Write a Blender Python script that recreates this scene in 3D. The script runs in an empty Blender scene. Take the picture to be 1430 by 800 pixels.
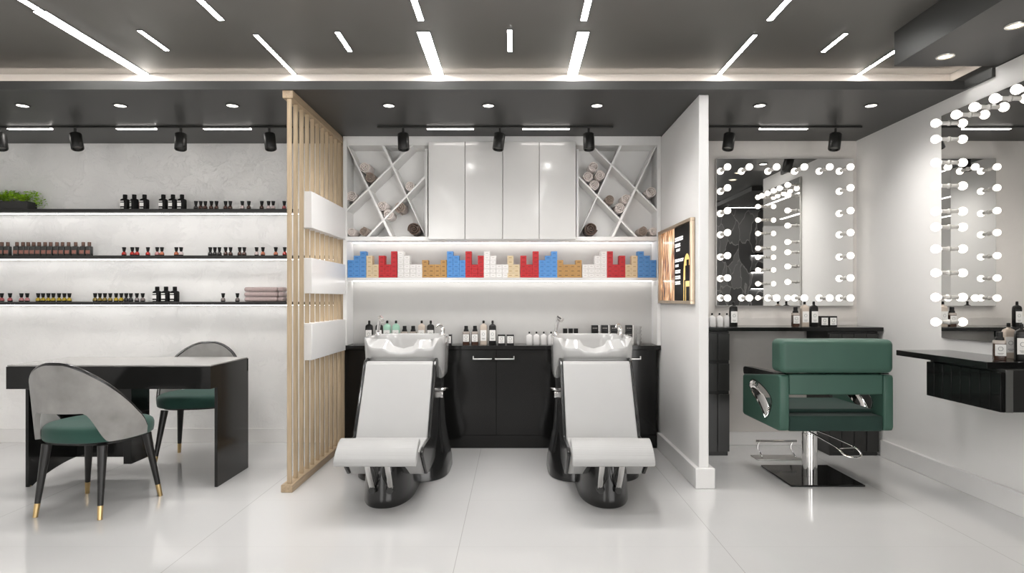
import bpy, bmesh, math, random
from mathutils import Vector, Matrix, Euler
random.seed(7)
sc = bpy.context.scene
COL = sc.collection
PI = math.pi
F = 873.9; CX = 719.0; CY = 417.0; EYE = 1.22      # focal length in px, vanishing point, eye height
def wx(px, d): return (px-CX)*d/F
def wz(py, d): return EYE+(CY-py)*d/F

# ------------------------------------------------------------------ materials
MATS = {}
def mat(name, col, rough=.5, metal=0., spec=.5, coat=0., noise=0., nscale=8., bump=0., bscale=60., emit=None, estr=0., trans=0., ior=1.45, sheen=0., stretch=None, rvar=0.):
    if name in MATS: return MATS[name]
    m = bpy.data.materials.new(name); m.use_nodes = True
    nt = m.node_tree; b = nt.nodes['Principled BSDF']
    b.inputs['Base Color'].default_value = (*col, 1); b.inputs['Roughness'].default_value = rough
    b.inputs['Metallic'].default_value = metal; b.inputs['Specular IOR Level'].default_value = spec
    b.inputs['Coat Weight'].default_value = coat; b.inputs['Coat Roughness'].default_value = .05
    b.inputs['IOR'].default_value = ior
    b.inputs['Transmission Weight'].default_value = trans
    b.inputs['Sheen Weight'].default_value = sheen
    if emit:
        b.inputs['Emission Color'].default_value = (*emit, 1); b.inputs['Emission Strength'].default_value = estr
    if noise or bump or rvar:
        tc = nt.nodes.new('ShaderNodeTexCoord'); src = tc.outputs['Object']
        if stretch:
            mp = nt.nodes.new('ShaderNodeMapping'); mp.inputs['Scale'].default_value = stretch
            nt.links.new(src, mp.inputs[0]); src = mp.outputs[0]
    if noise:
        n = nt.nodes.new('ShaderNodeTexNoise'); n.inputs['Scale'].default_value = nscale; n.inputs['Detail'].default_value = 6
        nt.links.new(src, n.inputs['Vector'])
        r = nt.nodes.new('ShaderNodeValToRGB')
        lo = [max(0, c*(1-noise)) for c in col]; hi = [min(1, c*(1+noise)) for c in col]
        r.color_ramp.elements[0].position = .3; r.color_ramp.elements[1].position = .7
        r.color_ramp.elements[0].color = (*lo, 1); r.color_ramp.elements[1].color = (*hi, 1)
        nt.links.new(n.outputs['Fac'], r.inputs[0]); nt.links.new(r.outputs[0], b.inputs['Base Color'])
    if bump:
        n2 = nt.nodes.new('ShaderNodeTexNoise'); n2.inputs['Scale'].default_value = bscale; n2.inputs['Detail'].default_value = 4
        nt.links.new(src, n2.inputs['Vector'])
        bp = nt.nodes.new('ShaderNodeBump'); bp.inputs['Strength'].default_value = bump; bp.inputs['Distance'].default_value = .01
        nt.links.new(n2.outputs['Fac'], bp.inputs['Height']); nt.links.new(bp.outputs[0], b.inputs['Normal'])
    MATS[name] = m
    return m
def emis(name, col, s):
    if name in MATS: return MATS[name]
    m = bpy.data.materials.new(name); m.use_nodes = True
    nt = m.node_tree; nt.nodes.clear()
    e = nt.nodes.new('ShaderNodeEmission'); e.inputs[0].default_value = (*col, 1); e.inputs[1].default_value = s
    o = nt.nodes.new('ShaderNodeOutputMaterial'); nt.links.new(e.outputs[0], o.inputs[0])
    MATS[name] = m; return m

M_white = mat('white_gloss_lacquer', (.60,.595,.585), .12, coat=.3, noise=.01)
M_box = mat('white_box_lacquer', (.80,.795,.79), .3, noise=.01)
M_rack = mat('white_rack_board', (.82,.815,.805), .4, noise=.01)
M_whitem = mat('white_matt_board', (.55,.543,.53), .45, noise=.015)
M_paint = mat('white_wall_paint', (.84,.83,.818), .5, noise=.012, nscale=3, bump=.03, bscale=150)
M_base = mat('skirting_white', (.78,.77,.76), .35, noise=.01)
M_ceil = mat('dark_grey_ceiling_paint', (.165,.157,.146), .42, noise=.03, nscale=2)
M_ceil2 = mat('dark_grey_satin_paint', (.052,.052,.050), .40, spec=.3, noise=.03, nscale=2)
M_black = mat('black_gloss_lacquer', (.008,.008,.0078), .12, spec=.4, noise=.05)
M_blackm = mat('black_satin', (.018,.018,.017), .4, noise=.05)
M_blackp = mat('black_moulded_shell', (.012,.012,.012), .22, coat=.25, noise=.05)
M_chrome = mat('polished_chrome', (.82,.81,.80), .08, metal=1., rvar=.0, noise=.02)
M_steel = mat('brushed_steel', (.62,.61,.59), .28, metal=1., noise=.04, nscale=30)
M_brass = mat('satin_brass', (.62,.45,.22), .3, metal=1., noise=.04, nscale=20)
M_gold = mat('champagne_metal', (.60,.49,.37), .32, metal=.85, noise=.04, nscale=20)
M_ceramic = mat('white_ceramic', (.50,.498,.492), .08, coat=.5, noise=.005)
M_vinyl = mat('white_vinyl', (.42,.418,.413), .42, noise=.01, bump=.04, bscale=300)
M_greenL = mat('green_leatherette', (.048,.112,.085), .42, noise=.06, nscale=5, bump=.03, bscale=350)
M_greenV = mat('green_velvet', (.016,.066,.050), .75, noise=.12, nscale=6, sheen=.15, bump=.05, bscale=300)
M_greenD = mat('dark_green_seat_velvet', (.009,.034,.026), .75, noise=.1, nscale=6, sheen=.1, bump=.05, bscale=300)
M_greyV = mat('grey_velvet', (.27,.262,.252), .85, noise=.22, nscale=7, sheen=.25, bump=.04, bscale=200)
M_leg = mat('black_stained_wood', (.012,.0115,.011), .35, noise=.1, nscale=30)
M_mirror = mat('silvered_mirror', (.90,.90,.89), .01, metal=1., noise=.004)
M_label = mat('white_paper_label', (.80,.79,.77), .6, noise=.02, nscale=40)
M_ink = mat('dark_print', (.06,.06,.06), .6, noise=.05)
M_oak = mat('light_oak', (.45,.345,.228), .45, noise=.16, nscale=6, stretch=(14,14,.9), bump=.05, bscale=14)
M_oakb = mat('light_oak_beam', (.40,.30,.195), .45, noise=.16, nscale=6, stretch=(14,.9,14), bump=.05, bscale=14)
M_towel = mat('cream_towel_cloth', (.86,.78,.74), .95, noise=.08, nscale=60, bump=.6, bscale=260, sheen=.4)
M_towelb = mat('taupe_towel_cloth', (.36,.28,.23), .95, noise=.1, nscale=60, bump=.6, bscale=260, sheen=.4)
M_toweld = mat('dark_brown_towel_cloth', (.085,.05,.034), .95, noise=.12, nscale=60, bump=.6, bscale=260, sheen=.3)
M_towelm = mat('mauve_towel_cloth', (.43,.335,.325), .95, noise=.06, nscale=60, bump=.5, bscale=260, sheen=.4)
WARM = (1., .90, .80)
E_strip = emis('ceiling_strip_light', (1., .985, .965), 52)
E_added = emis('ceiling_added_light', (1., .975, .95), 9)
E_wide = emis('ceiling_wide_light', (1., .985, .965), 52)
E_track = emis('track_light_tube', (1., .95, .90), 14)
E_shelf = emis('shelf_led', (1., .985, .97), 8.)
E_niche = emis('niche_led', (1., .97, .94), 4.4)
E_cove = emis('cove_led', (1., .90, .82), 22)
E_down = emis('downlight_lens', (1., .94, .86), 6)
E_downy = emis('downlight_lens_warm', (1., .82, .52), 3)
E_bulb = emis('frosted_bulb', (1., .93, .85), 2.6)

# plaster with trowel marks
def plaster(name, col, amp=.05, bstr=.35):
    m = bpy.data.materials.new(name); m.use_nodes = True; nt = m.node_tree; b = nt.nodes['Principled BSDF']
    b.inputs['Roughness'].default_value = .62
    tc = nt.nodes.new('ShaderNodeTexCoord')
    n1 = nt.nodes.new('ShaderNodeTexNoise'); n1.inputs['Scale'].default_value = 1.6; n1.inputs['Detail'].default_value = 8; n1.inputs['Distortion'].default_value = .6
    n2 = nt.nodes.new('ShaderNodeTexNoise'); n2.inputs['Scale'].default_value = 6.; n2.inputs['Detail'].default_value = 12; n2.inputs['Roughness'].default_value = .68; n2.inputs['Distortion'].default_value = 2.2
    v = nt.nodes.new('ShaderNodeTexVoronoi'); v.inputs['Scale'].default_value = 5.5; v.feature = 'F1'
    for n in (n1, n2): nt.links.new(tc.outputs['Object'], n.inputs['Vector'])
    mx = nt.nodes.new('ShaderNodeVectorMath'); mx.operation = 'MULTIPLY_ADD'
    nt.links.new(n2.outputs['Color'], mx.inputs[0]); mx.inputs[1].default_value = (.35,.35,.35)
    nt.links.new(tc.outputs['Object'], mx.inputs[2]); nt.links.new(mx.outputs[0], v.inputs['Vector'])
    r = nt.nodes.new('ShaderNodeValToRGB')
    r.color_ramp.elements[0].position = .25; r.color_ramp.elements[1].position = .75
    r.color_ramp.elements[0].color = (*[c*(1-amp) for c in col], 1); r.color_ramp.elements[1].color = (*[min(1, c*(1+amp)) for c in col], 1)
    nt.links.new(n1.outputs['Fac'], r.inputs[0])
    sep = nt.nodes.new('ShaderNodeSeparateColor'); nt.links.new(v.outputs['Color'], sep.inputs[0])
    mr = nt.nodes.new('ShaderNodeMapRange'); mr.inputs['To Min'].default_value = 1-amp*.8; mr.inputs['To Max'].default_value = 1+amp*.4
    nt.links.new(sep.outputs[0], mr.inputs['Value'])
    ml = nt.nodes.new('ShaderNodeVectorMath'); ml.operation = 'SCALE'
    nt.links.new(r.outputs[0], ml.inputs[0]); nt.links.new(mr.outputs[0], ml.inputs['Scale'])
    nt.links.new(ml.outputs[0], b.inputs['Base Color'])
    ad = nt.nodes.new('ShaderNodeMath'); ad.operation = 'ADD'
    nt.links.new(n2.outputs['Fac'], ad.inputs[0]); nt.links.new(sep.outputs[0], ad.inputs[1])
    bp = nt.nodes.new('ShaderNodeBump'); bp.inputs['Strength'].default_value = bstr; bp.inputs['Distance'].default_value = .012
    nt.links.new(ad.outputs[0], bp.inputs['Height']); nt.links.new(bp.outputs[0], b.inputs['Normal'])
    return m
M_plaster = plaster('grey_trowelled_plaster', (.82,.81,.795), .055, .6)
M_alcove = plaster('beige_textured_plaster', (.70,.67,.64), .025, .15)
M_ptile = plaster('pale_skirting_tile', (.74,.73,.715), .02, .05)
def floor_mat():
    m = bpy.data.materials.new('white_polished_floor_tile'); m.use_nodes = True; nt = m.node_tree; b = nt.nodes['Principled BSDF']
    tc = nt.nodes.new('ShaderNodeTexCoord'); sp = nt.nodes.new('ShaderNodeSeparateXYZ'); nt.links.new(tc.outputs['Object'], sp.inputs[0])
    def joint(out, off, period, w):
        a = nt.nodes.new('ShaderNodeMath'); a.operation = 'SUBTRACT'; a.inputs[1].default_value = off; nt.links.new(out, a.inputs[0])
        pp = nt.nodes.new('ShaderNodeMath'); pp.operation = 'PINGPONG'; pp.inputs[1].default_value = period/2; nt.links.new(a.outputs[0], pp.inputs[0])
        g = nt.nodes.new('ShaderNodeMath'); g.operation = 'LESS_THAN'; g.inputs[1].default_value = w; nt.links.new(pp.outputs[0], g.inputs[0])
        return g.outputs[0]
    jx = joint(sp.outputs[0], -.275, 1.30, .0016); jy = joint(sp.outputs[1], 4.49, .705, .0005)
    mx = nt.nodes.new('ShaderNodeMath'); mx.operation = 'MAXIMUM'; nt.links.new(jx, mx.inputs[0]); nt.links.new(jy, mx.inputs[1])
    n = nt.nodes.new('ShaderNodeTexNoise'); n.inputs['Scale'].default_value = 1.2; n.inputs['Detail'].default_value = 7; nt.links.new(tc.outputs['Object'], n.inputs['Vector'])
    r = nt.nodes.new('ShaderNodeValToRGB'); r.color_ramp.elements[0].position = .3; r.color_ramp.elements[1].position = .7
    r.color_ramp.elements[0].color = (.61,.607,.602,1); r.color_ramp.elements[1].color = (.635,.632,.627,1)
    nt.links.new(n.outputs['Fac'], r.inputs[0])
    mix = nt.nodes.new('ShaderNodeMixRGB'); mix.inputs[2].default_value = (.42,.41,.40,1)
    nt.links.new(mx.outputs[0], mix.inputs[0]); nt.links.new(r.outputs[0], mix.inputs[1]); nt.links.new(mix.outputs[0], b.inputs['Base Color'])
    b.inputs['Roughness'].default_value = .06; b.inputs['Specular IOR Level'].default_value = .5
    return m
M_floor = floor_mat()
def leaf_mat():
    m = bpy.data.materials.new('grey_leaf_wallpaper'); m.use_nodes = True; nt = m.node_tree; b = nt.nodes['Principled BSDF']
    tc = nt.nodes.new('ShaderNodeTexCoord')
    mp = nt.nodes.new('ShaderNodeMapping'); mp.inputs['Rotation'].default_value = (0, .6, 0); mp.inputs['Scale'].default_value = (6., 6., 2.6)
    nt.links.new(tc.outputs['Object'], mp.inputs[0])
    n = nt.nodes.new('ShaderNodeTexNoise'); n.inputs['Scale'].default_value = 1.4; nt.links.new(mp.outputs[0], n.inputs['Vector'])
    mx = nt.nodes.new('ShaderNodeVectorMath'); mx.operation = 'MULTIPLY_ADD'; mx.inputs[1].default_value = (.7,.7,.7)
    nt.links.new(n.outputs['Color'], mx.inputs[0]); nt.links.new(mp.outputs[0], mx.inputs[2])
    v = nt.nodes.new('ShaderNodeTexVoronoi'); v.inputs['Scale'].default_value = 1.; nt.links.new(mx.outputs[0], v.inputs['Vector'])
    v2 = nt.nodes.new('ShaderNodeTexVoronoi'); v2.feature = 'DISTANCE_TO_EDGE'; v2.inputs['Scale'].default_value = 1.; nt.links.new(mx.outputs[0], v2.inputs['Vector'])
    sep = nt.nodes.new('ShaderNodeSeparateColor'); nt.links.new(v.outputs['Color'], sep.inputs[0])
    r = nt.nodes.new('ShaderNodeValToRGB'); r.color_ramp.elements[0].color = (.10,.10,.10,1); r.color_ramp.elements[1].color = (.26,.26,.26,1)
    nt.links.new(sep.outputs[0], r.inputs[0])
    lt = nt.nodes.new('ShaderNodeMath'); lt.operation = 'LESS_THAN'; lt.inputs[1].default_value = .02; nt.links.new(v2.outputs['Distance'], lt.inputs[0])
    mix = nt.nodes.new('ShaderNodeMixRGB'); mix.inputs[2].default_value = (.42,.41,.40,1)
    nt.links.new(lt.outputs[0], mix.inputs[0]); nt.links.new(r.outputs[0], mix.inputs[1]); nt.links.new(mix.outputs[0], b.inputs['Base Color'])
    b.inputs['Roughness'].default_value = .5
    return m
M_leafwall = leaf_mat()
M_marble = plaster('pale_stone_desk_top', (.34,.33,.315), .08, .0); M_marble.node_tree.nodes['Principled BSDF'].inputs['Roughness'].default_value = .16

# ------------------------------------------------------------------ mesh builder
class MB:
    def __init__(s): s.bm = bmesh.new(); s.mats = []
    def mi(s, m):
        if m is None: return 0
        if m not in s.mats: s.mats.append(m)
        return s.mats.index(m)
    def _merge(s, b, m, M=None):
        if M is not None: b.transform(M)
        i = s.mi(m)
        vm = {v: s.bm.verts.new(v.co) for v in b.verts}
        for f in b.faces:
            try: nf = s.bm.faces.new([vm[v] for v in f.verts])
            except ValueError: continue
            nf.smooth = f.smooth; nf.material_index = i
        b.free()
    def box(s, x0, x1, y0, y1, z0, z1, r=0., seg=3, m=None, M=None, only=None):
        b = bmesh.new(); bmesh.ops.create_cube(b, size=1)
        for v in b.verts: v.co = Vector(((x0+x1)/2+v.co.x*(x1-x0), (y0+y1)/2+v.co.y*(y1-y0), (z0+z1)/2+v.co.z*(z1-z0)))
        if r > 0:
            r = min(r, .49*min(abs(x1-x0), abs(y1-y0), abs(z1-z0)))
            big = set(b.faces)
            es = b.edges[:] if only is None else [e for e in b.edges if only((e.verts[0].co+e.verts[1].co)/2)]
            res = bmesh.ops.bevel(b, geom=es, offset=r, segments=seg, profile=.5, affect='EDGES')
            for f in res['faces']: f.smooth = True
        s._merge(b, m, M); return s
    def poly(s, verts, faces, smooth=False, m=None, M=None):
        b = bmesh.new(); vs = [b.verts.new(v) for v in verts]
        for f in faces:
            try: nf = b.faces.new([vs[i] for i in f]); nf.smooth = smooth
            except ValueError: pass
        s._merge(b, m, M); return s
    def prism(s, pts, a, b_, axis='x', r=0., seg=2, m=None, M=None):
        """closed 2D outline extruded along an axis; pts in the other two axes in xyz order"""
        n = len(pts)
        def mk(p, t): return {'x': (t, p[0], p[1]), 'y': (p[0], t, p[1]), 'z': (p[0], p[1], t)}[axis]
        b = bmesh.new()
        A = [b.verts.new(mk(p, a)) for p in pts]; B = [b.verts.new(mk(p, b_)) for p in pts]
        b.faces.new(A[::-1]); b.faces.new(B)
        for i in range(n): b.faces.new((A[i], A[(i+1) % n], B[(i+1) % n], B[i]))
        bmesh.ops.recalc_face_normals(b, faces=b.faces[:])
        if r > 0:
            res = bmesh.ops.bevel(b, geom=b.edges[:], offset=r, segments=seg, profile=.5, affect='EDGES', clamp_overlap=True)
            for f in res['faces']: f.smooth = True
        s._merge(b, m, M); return s
    def lathe(s, prof, c=(0,0,0), n=24, m=None, M=None, smooth=True, caps=True):
        """(radius, z) profile around z"""
        vs, fs = [], []
        for (r, z) in prof:
            for k in range(n):
                t = 2*PI*k/n; vs.append((c[0]+r*math.cos(t), c[1]+r*math.sin(t), c[2]+z))
        for i in range(len(prof)-1):
            for k in range(n): fs.append((i*n+k, i*n+(k+1) % n, (i+1)*n+(k+1) % n, (i+1)*n+k))
        if caps: fs.append(tuple(range(n))[::-1]); fs.append(tuple((len(prof)-1)*n+k for k in range(n)))
        b = bmesh.new(); V = [b.verts.new(v) for v in vs]
        for j, f in enumerate(fs):
            nf = b.faces.new([V[i] for i in f])
            nf.smooth = smooth and (not caps or j < len(fs)-2)
        s._merge(b, m, M); return s
    def cyl(s, p, q, r0, r1=None, n=16, m=None):
        r1 = r0 if r1 is None else r1
        p = Vector(p); q = Vector(q); d = q-p
        M = Matrix.Translation(p) @ d.to_track_quat('Z', 'Y').to_matrix().to_4x4()
        return s.lathe([(r0, 0), (r1, d.length)], n=n, m=m, M=M)
    def tube(s, pts, r, n=10, m=None, closed=False, scale=None):
        P = [Vector(p) for p in pts]; N = len(P); vs, fs = [], []
        up = None
        for i in range(N):
            a = P[i-1] if (i > 0 or closed) else P[i]; c = P[(i+1) % N] if (i < N-1 or closed) else P[i]
            t = (c-a).normalized()
            if up is None:
                up = Vector((0,0,1)) if abs(t.z) < .9 else Vector((1,0,0))
            up = (up - t*up.dot(t)).normalized(); w = t.cross(up)
            rr = r if not callable(r) else r(i/(N-1))
            sx, sy = scale or (1,1)
            for k in range(n):
                a_ = 2*PI*k/n; vs.append(P[i]+(up*math.cos(a_)*sx+w*math.sin(a_)*sy)*rr)
        for i in range(N if closed else N-1):
            j = (i+1) % N
            for k in range(n): fs.append((i*n+k, i*n+(k+1) % n, j*n+(k+1) % n, j*n+k))
        b = bmesh.new(); V = [b.verts.new(v) for v in vs]
        for f in fs: b.faces.new([V[i] for i in f]).smooth = True
        if not closed:
            b.faces.new([V[k] for k in range(n)][::-1]); b.faces.new([V[(N-1)*n+k] for k in range(n)])
        s._merge(b, m); return s
    def loft(s, rings, cap=True, m=None, M=None, smooth=True):
        n = len(rings[0]); b = bmesh.new(); V = [[b.verts.new(p) for p in r] for r in rings]
        for i in range(len(rings)-1):
            for k in range(n): b.faces.new((V[i][k], V[i][(k+1) % n], V[i+1][(k+1) % n], V[i+1][k])).smooth = smooth
        if cap:
            b.faces.new(V[0][::-1]); b.faces.new(V[-1])
        bmesh.ops.recalc_face_normals(b, faces=b.faces[:])
        s._merge(b, m, M); return s
    def build(s, name, m=None, parent=None, subsurf=0, mirror=None):
        if m is not None and not s.mats: s.mats = [m]
        bmesh.ops.recalc_face_normals(s.bm, faces=s.bm.faces[:])
        for e in s.bm.edges:
            if len(e.link_faces) == 2 and e.calc_face_angle(0) > .82: e.smooth = False
        if parent is not None:
            off = parent_world(parent)
            for v in s.bm.verts: v.co -= off
        me = bpy.data.meshes.new(name); s.bm.to_mesh(me); s.bm.free()
        for x in s.mats: me.materials.append(x)
        o = bpy.data.objects.new(name, me); COL.objects.link(o)
        if parent is not None: o.parent = parent
        if subsurf:
            md = o.modifiers.new('smooth', 'SUBSURF'); md.levels = subsurf; md.render_levels = subsurf
        return o
def parent_world(o):
    v = Vector(o.location)
    while o.parent is not None: o = o.parent; v += o.location
    return v
def tag(o, label, cat, group=None, kind=None):
    o['label'] = label; o['category'] = cat
    if group: o['group'] = group
    if kind: o['kind'] = kind
    return o
def thing(name, loc, label, cat, group=None):
    o = bpy.data.objects.new(name, None); COL.objects.link(o); o.location = loc; o.empty_display_size = .05
    return tag(o, label, cat, group)
def struct(o, label, cat): return tag(o, label, cat, None, 'structure')
def kids(o): return [c for c in bpy.data.objects if c.parent == o]
def copy_tree(o, loc=None, rz=None, label=None, parent=None):
    c = o.copy(); COL.objects.link(c)
    if parent is not None: c.parent = parent
    for ch in list(o.children): copy_tree(ch, parent=c)
    if loc is not None: c.location = loc
    if rz is not None: c.rotation_euler = (0, 0, rz)
    if label: c['label'] = label
    return c
ORD = ['first','second','third','fourth','fifth','sixth','seventh','eighth','ninth','tenth','eleventh','twelfth','thirteenth','fourteenth','fifteenth','sixteenth','seventeenth','eighteenth','nineteenth','twentieth','twenty-first','twenty-second','twenty-third','twenty-fourth','twenty-fifth']
def sring(cx, cy, a, b, z, e=2., n=48, a2=None):
    out = []
    for k in range(n):
        t = 2*PI*k/n; c, s_ = math.cos(t), math.sin(t)
        out.append((cx+a*math.copysign(abs(c)**(2/e), c), cy+b*math.copysign(abs(s_)**(2/e), s_), z))
    return out
def lerp(a, b, t): return a+(b-a)*t
def smooth(t): t = max(0, min(1, t)); return t*t*(3-2*t)
def curve_pts(ctrl, n=24):
    """Catmull-Rom through control points"""
    P = [Vector(p) for p in ctrl]; P = [P[0]*2-P[1]]+P+[P[-1]*2-P[-2]]; out = []
    segs = len(P)-3
    for i in range(n+1):
        u = i/n*segs; k = min(int(u), segs-1); t = u-k; a, b, c, d = P[k:k+4]
        out.append(.5*((2*b)+(c-a)*t+(2*a-5*b+4*c-d)*t*t+(3*b-a-3*c+d)*t**3))
    return out
WORLD = 3.8; EXPO = 0.41
# ------------------------------------------------------------------ the room
LOW = 2.54; LIP = 2.594; UP = 2.80
XL = -4.75; XR = 4.85; YB = -3.2
struct(MB().box(XL, XR, YB, 5.55, -.1, 0).build('floor', M_floor), 'white polished floor of large tiles with thin grey joints', 'floor')
b = MB(); b.box(XL, XR, YB, 4.499, UP, UP+.1)
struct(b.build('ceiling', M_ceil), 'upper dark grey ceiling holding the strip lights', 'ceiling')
b = MB(); b.box(XL, 2.858, 3.95, 5.55, LOW, LIP)
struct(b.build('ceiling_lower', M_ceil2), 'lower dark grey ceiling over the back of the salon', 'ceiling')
M_cove = mat('cove_warm_paint', (.42,.40,.375), .5, noise=.01)
b = MB(); b.box(XL, 3.065, 4.406, 4.5, LIP, UP); b.box(3.065, 3.16, 3.2, 4.5, LIP, UP)
struct(b.build('trim_1', M_cove), 'lit back of the ceiling cove', 'cove')
b = MB(); b.box(XL, 3.0, 4.303, 4.313, LIP, 2.712); b.box(3.0, 3.01, 3.73, 4.313, LIP, 2.712)
struct(b.build('trim_2', M_ceil2), 'dark upstand hiding the cove light', 'cove')
b = MB(); b.box(XL, 3.02, 4.318, 4.334, 2.655, 2.66); b.box(3.018, 3.034, 3.75, 4.334, 2.655, 2.66)
tag(b.build('cove_light', E_cove), 'warm light line hidden in the ceiling cove', 'light')
b = MB(); b.box(2.836, 2.8575, 3.72, 3.9495, LOW, LIP); b.box(2.8605, 3.16, 3.2, 4.3, LIP, LIP+.004)
struct(b.build('trim_3', M_ceil2), 'dark lip along the top of the right wall', 'trim')
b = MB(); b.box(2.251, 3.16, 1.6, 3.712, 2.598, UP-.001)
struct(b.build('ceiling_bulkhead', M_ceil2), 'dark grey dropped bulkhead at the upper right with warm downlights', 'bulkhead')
struct(MB().box(XL, -1.40, 5.32, 5.55, 0, LOW-.001).build('wall_back', M_plaster), 'light grey trowelled plaster wall behind the three shelves', 'wall')
struct(MB().box(-1.3995, 1.2, 5.31, 5.55, 0, LOW-.001).build('wall_niche', M_paint), 'pale wall behind the washing unit', 'wall')
struct(MB().box(1.2, 2.858, 5.235, 5.55, 0, LOW-.001).build('wall_alcove', M_alcove), 'beige textured wall behind the bulb mirror', 'wall')
struct(MB().box(1.19, 1.254, 4.047, 5.2345, 0, LOW-.001, r=.004, seg=1).build('wall_partition', M_paint), 'white partition wall carrying the gold framed screen', 'wall')
struct(MB().box(2.858, 3.16, 3.2, 5.55, 0, LIP-.001).build('wall_right', M_paint), 'white right wall carrying the second bulb mirror', 'wall')
struct(MB().box(XL-.1, XL, YB, 5.55, 0, UP).build('wall_left', M_paint), 'white left wall outside the picture', 'wall')
struct(MB().box(-1.2, 1.5, YB-.1, YB, 0, UP).build('wall_added_pier', M_paint), 'unseen white pier added behind the camera to hide bright openings from the mirrors', 'wall')  # unseen pier added so the mirrors do not catch the bright open front
struct(MB().box(XL, -3.1, YB-.1, YB, 0, UP).build('wall_added_pier_left', M_paint), 'unseen white pier added behind the camera at left, hiding an opening from the mirrors', 'wall')  # second added pier, blocks the open front from the tall mirror
struct(MB().box(XR, XR+.1, .9, 5.55, 0, UP).build('wall_far_right', M_paint), 'white wall of the side room', 'wall')
struct(MB().box(3.161, XR, 4.5, 4.6, 0, UP+.1).build('wall_side_back', M_paint), 'white end wall of the side room', 'wall')
struct(MB().box(2.9, XR, .9, 1.1, 0, UP).build('wall_leaf', M_leafwall), 'grey leaf patterned wall seen in the mirror', 'wall')
struct(MB().box(2.9, XR, 1.1005, 2.74, LOW, LIP).build('ceiling_side', M_ceil2), 'lower dark ceiling of the side room seen in the mirror', 'ceiling')
# baseboards
b = MB(); b.box(XL, -1.48, 5.305, 5.3195, 0, .12, r=.002, seg=1)
struct(b.build('baseboard_back', M_ptile), 'pale tile skirting along the plaster wall', 'baseboard')
b = MB()
b.box(1.159, 1.1895, 4.0466, 5.098, 0, .13, r=.003, seg=1); b.box(1.2545, 1.284, 4.0466, 4.845, 0, .13, r=.003, seg=1); b.box(1.159, 1.284, 4.012, 4.0465, 0, .13, r=.003, seg=1)
struct(b.build('baseboard_partition', M_base), 'white skirting around the partition wall', 'baseboard')
struct(MB().box(2.828, 2.8575, 3.2, 4.845, 0, .13, r=.003, seg=1).build('baseboard_right', M_base), 'white skirting along the right wall', 'baseboard')
struct(MB().box(1.68, 2.43, 5.215, 5.2345, 0, .11, r=.003, seg=1).build('baseboard_alcove', M_base), 'pale skirting below the beige alcove wall', 'baseboard')

# ------------------------------------------------------------------ ceiling strip lights
def strip(x, y0, y1, w, m, label):
    t = thing('ceiling_strip_light', (x, (y0+y1)/2, UP), label, 'ceiling light', 'strip lights in the upper ceiling')
    MB().box(x-w/2, x+w/2, y0, y1, UP-.006, UP-.0005, m=m).build('diffuser', None, t)
    b = MB(); e = .004
    b.box(x-w/2-e, x-w/2-.0002, y0-e, y1+e, UP-.005, UP-.0002); b.box(x+w/2+.0002, x+w/2+e, y0-e, y1+e, UP-.005, UP-.0002)
    b.box(x-w/2, x+w/2, y0-e, y0-.0002, UP-.005, UP-.0002); b.box(x-w/2, x+w/2, y1+.0002, y1+e, UP-.005, UP-.0002)
    b.build('trim_frame', M_blackm, t)
    return t
ST = [
 (-2.608, 3.435, 4.398, .070, E_wide, 'long thick light strip slanting at the upper left of the ceiling'),
 (-2.600, 2.30, 3.425, .036, E_strip, 'thin light strip running on from the long thick left strip'),
 (-2.207, 3.68, 3.97, .025, E_strip, 'short light strip just beside the long thick left strip'),
 (-1.661, 2.50, 3.541, .030, E_strip, 'light strip cut by the frame top, left of the wooden screen'),
 (-1.549, 3.739, 4.398, .024, E_strip, 'thin light strip ending at the cove near the wooden screen'),
 (-1.050, 3.702, 3.986, .026, E_strip, 'short light strip between the wooden screen and the left thick pair'),
 (-.541, 3.702, 4.398, .073, E_wide, 'thick light strip over the left shampoo chair'),
 (-.532, 2.50, 3.543, .031, E_strip, 'narrow light strip before the thick one over left shampoo chair'),
 (-.031, 3.671, 3.989, .026, E_strip, 'short light strip in the middle between the two thick strips'),
 (.405, 3.702, 4.398, .068, E_wide, 'thick light strip over the right shampoo chair'),
 (.389, 2.50, 3.543, .033, E_strip, 'narrow light strip before the thick one over right shampoo chair'),
 (1.441, 2.50, 3.541, .030, E_strip, 'light strip cut by the frame top, right of the thick pair'),
 (1.436, 3.743, 4.398, .024, E_strip, 'thin light strip ending at the cove above the partition wall'),
 (1.968, 3.722, 3.997, .023, E_strip, 'short light strip left of the bulkhead corner'),
 (2.42, 3.735, 4.398, .023, E_strip, 'thin light strip touching the corner of the dark bulkhead'),
]
for a in ST: strip(*a)
# unseen strips added behind the camera as room light, plus the side room strip
for i, (x, y0, y1, w) in enumerate([(-2.6, -2.2, 1.2, .07), (-1.05, -1.8, 1.4, .05), (.40, -2.0, 1.6, .07), (1.44, -1.6, 1.3, .05), (3.8, 3.0, 4.2, .05)]):
    strip(x, y0, y1, w, E_added, ['unseen long strip light added behind the camera at far left', 'unseen strip light added behind the camera left of centre', 'unseen long strip light added behind the camera right of centre', 'unseen strip light added behind the camera toward the right', 'strip light of the side room seen in the mirror'][i])

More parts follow.
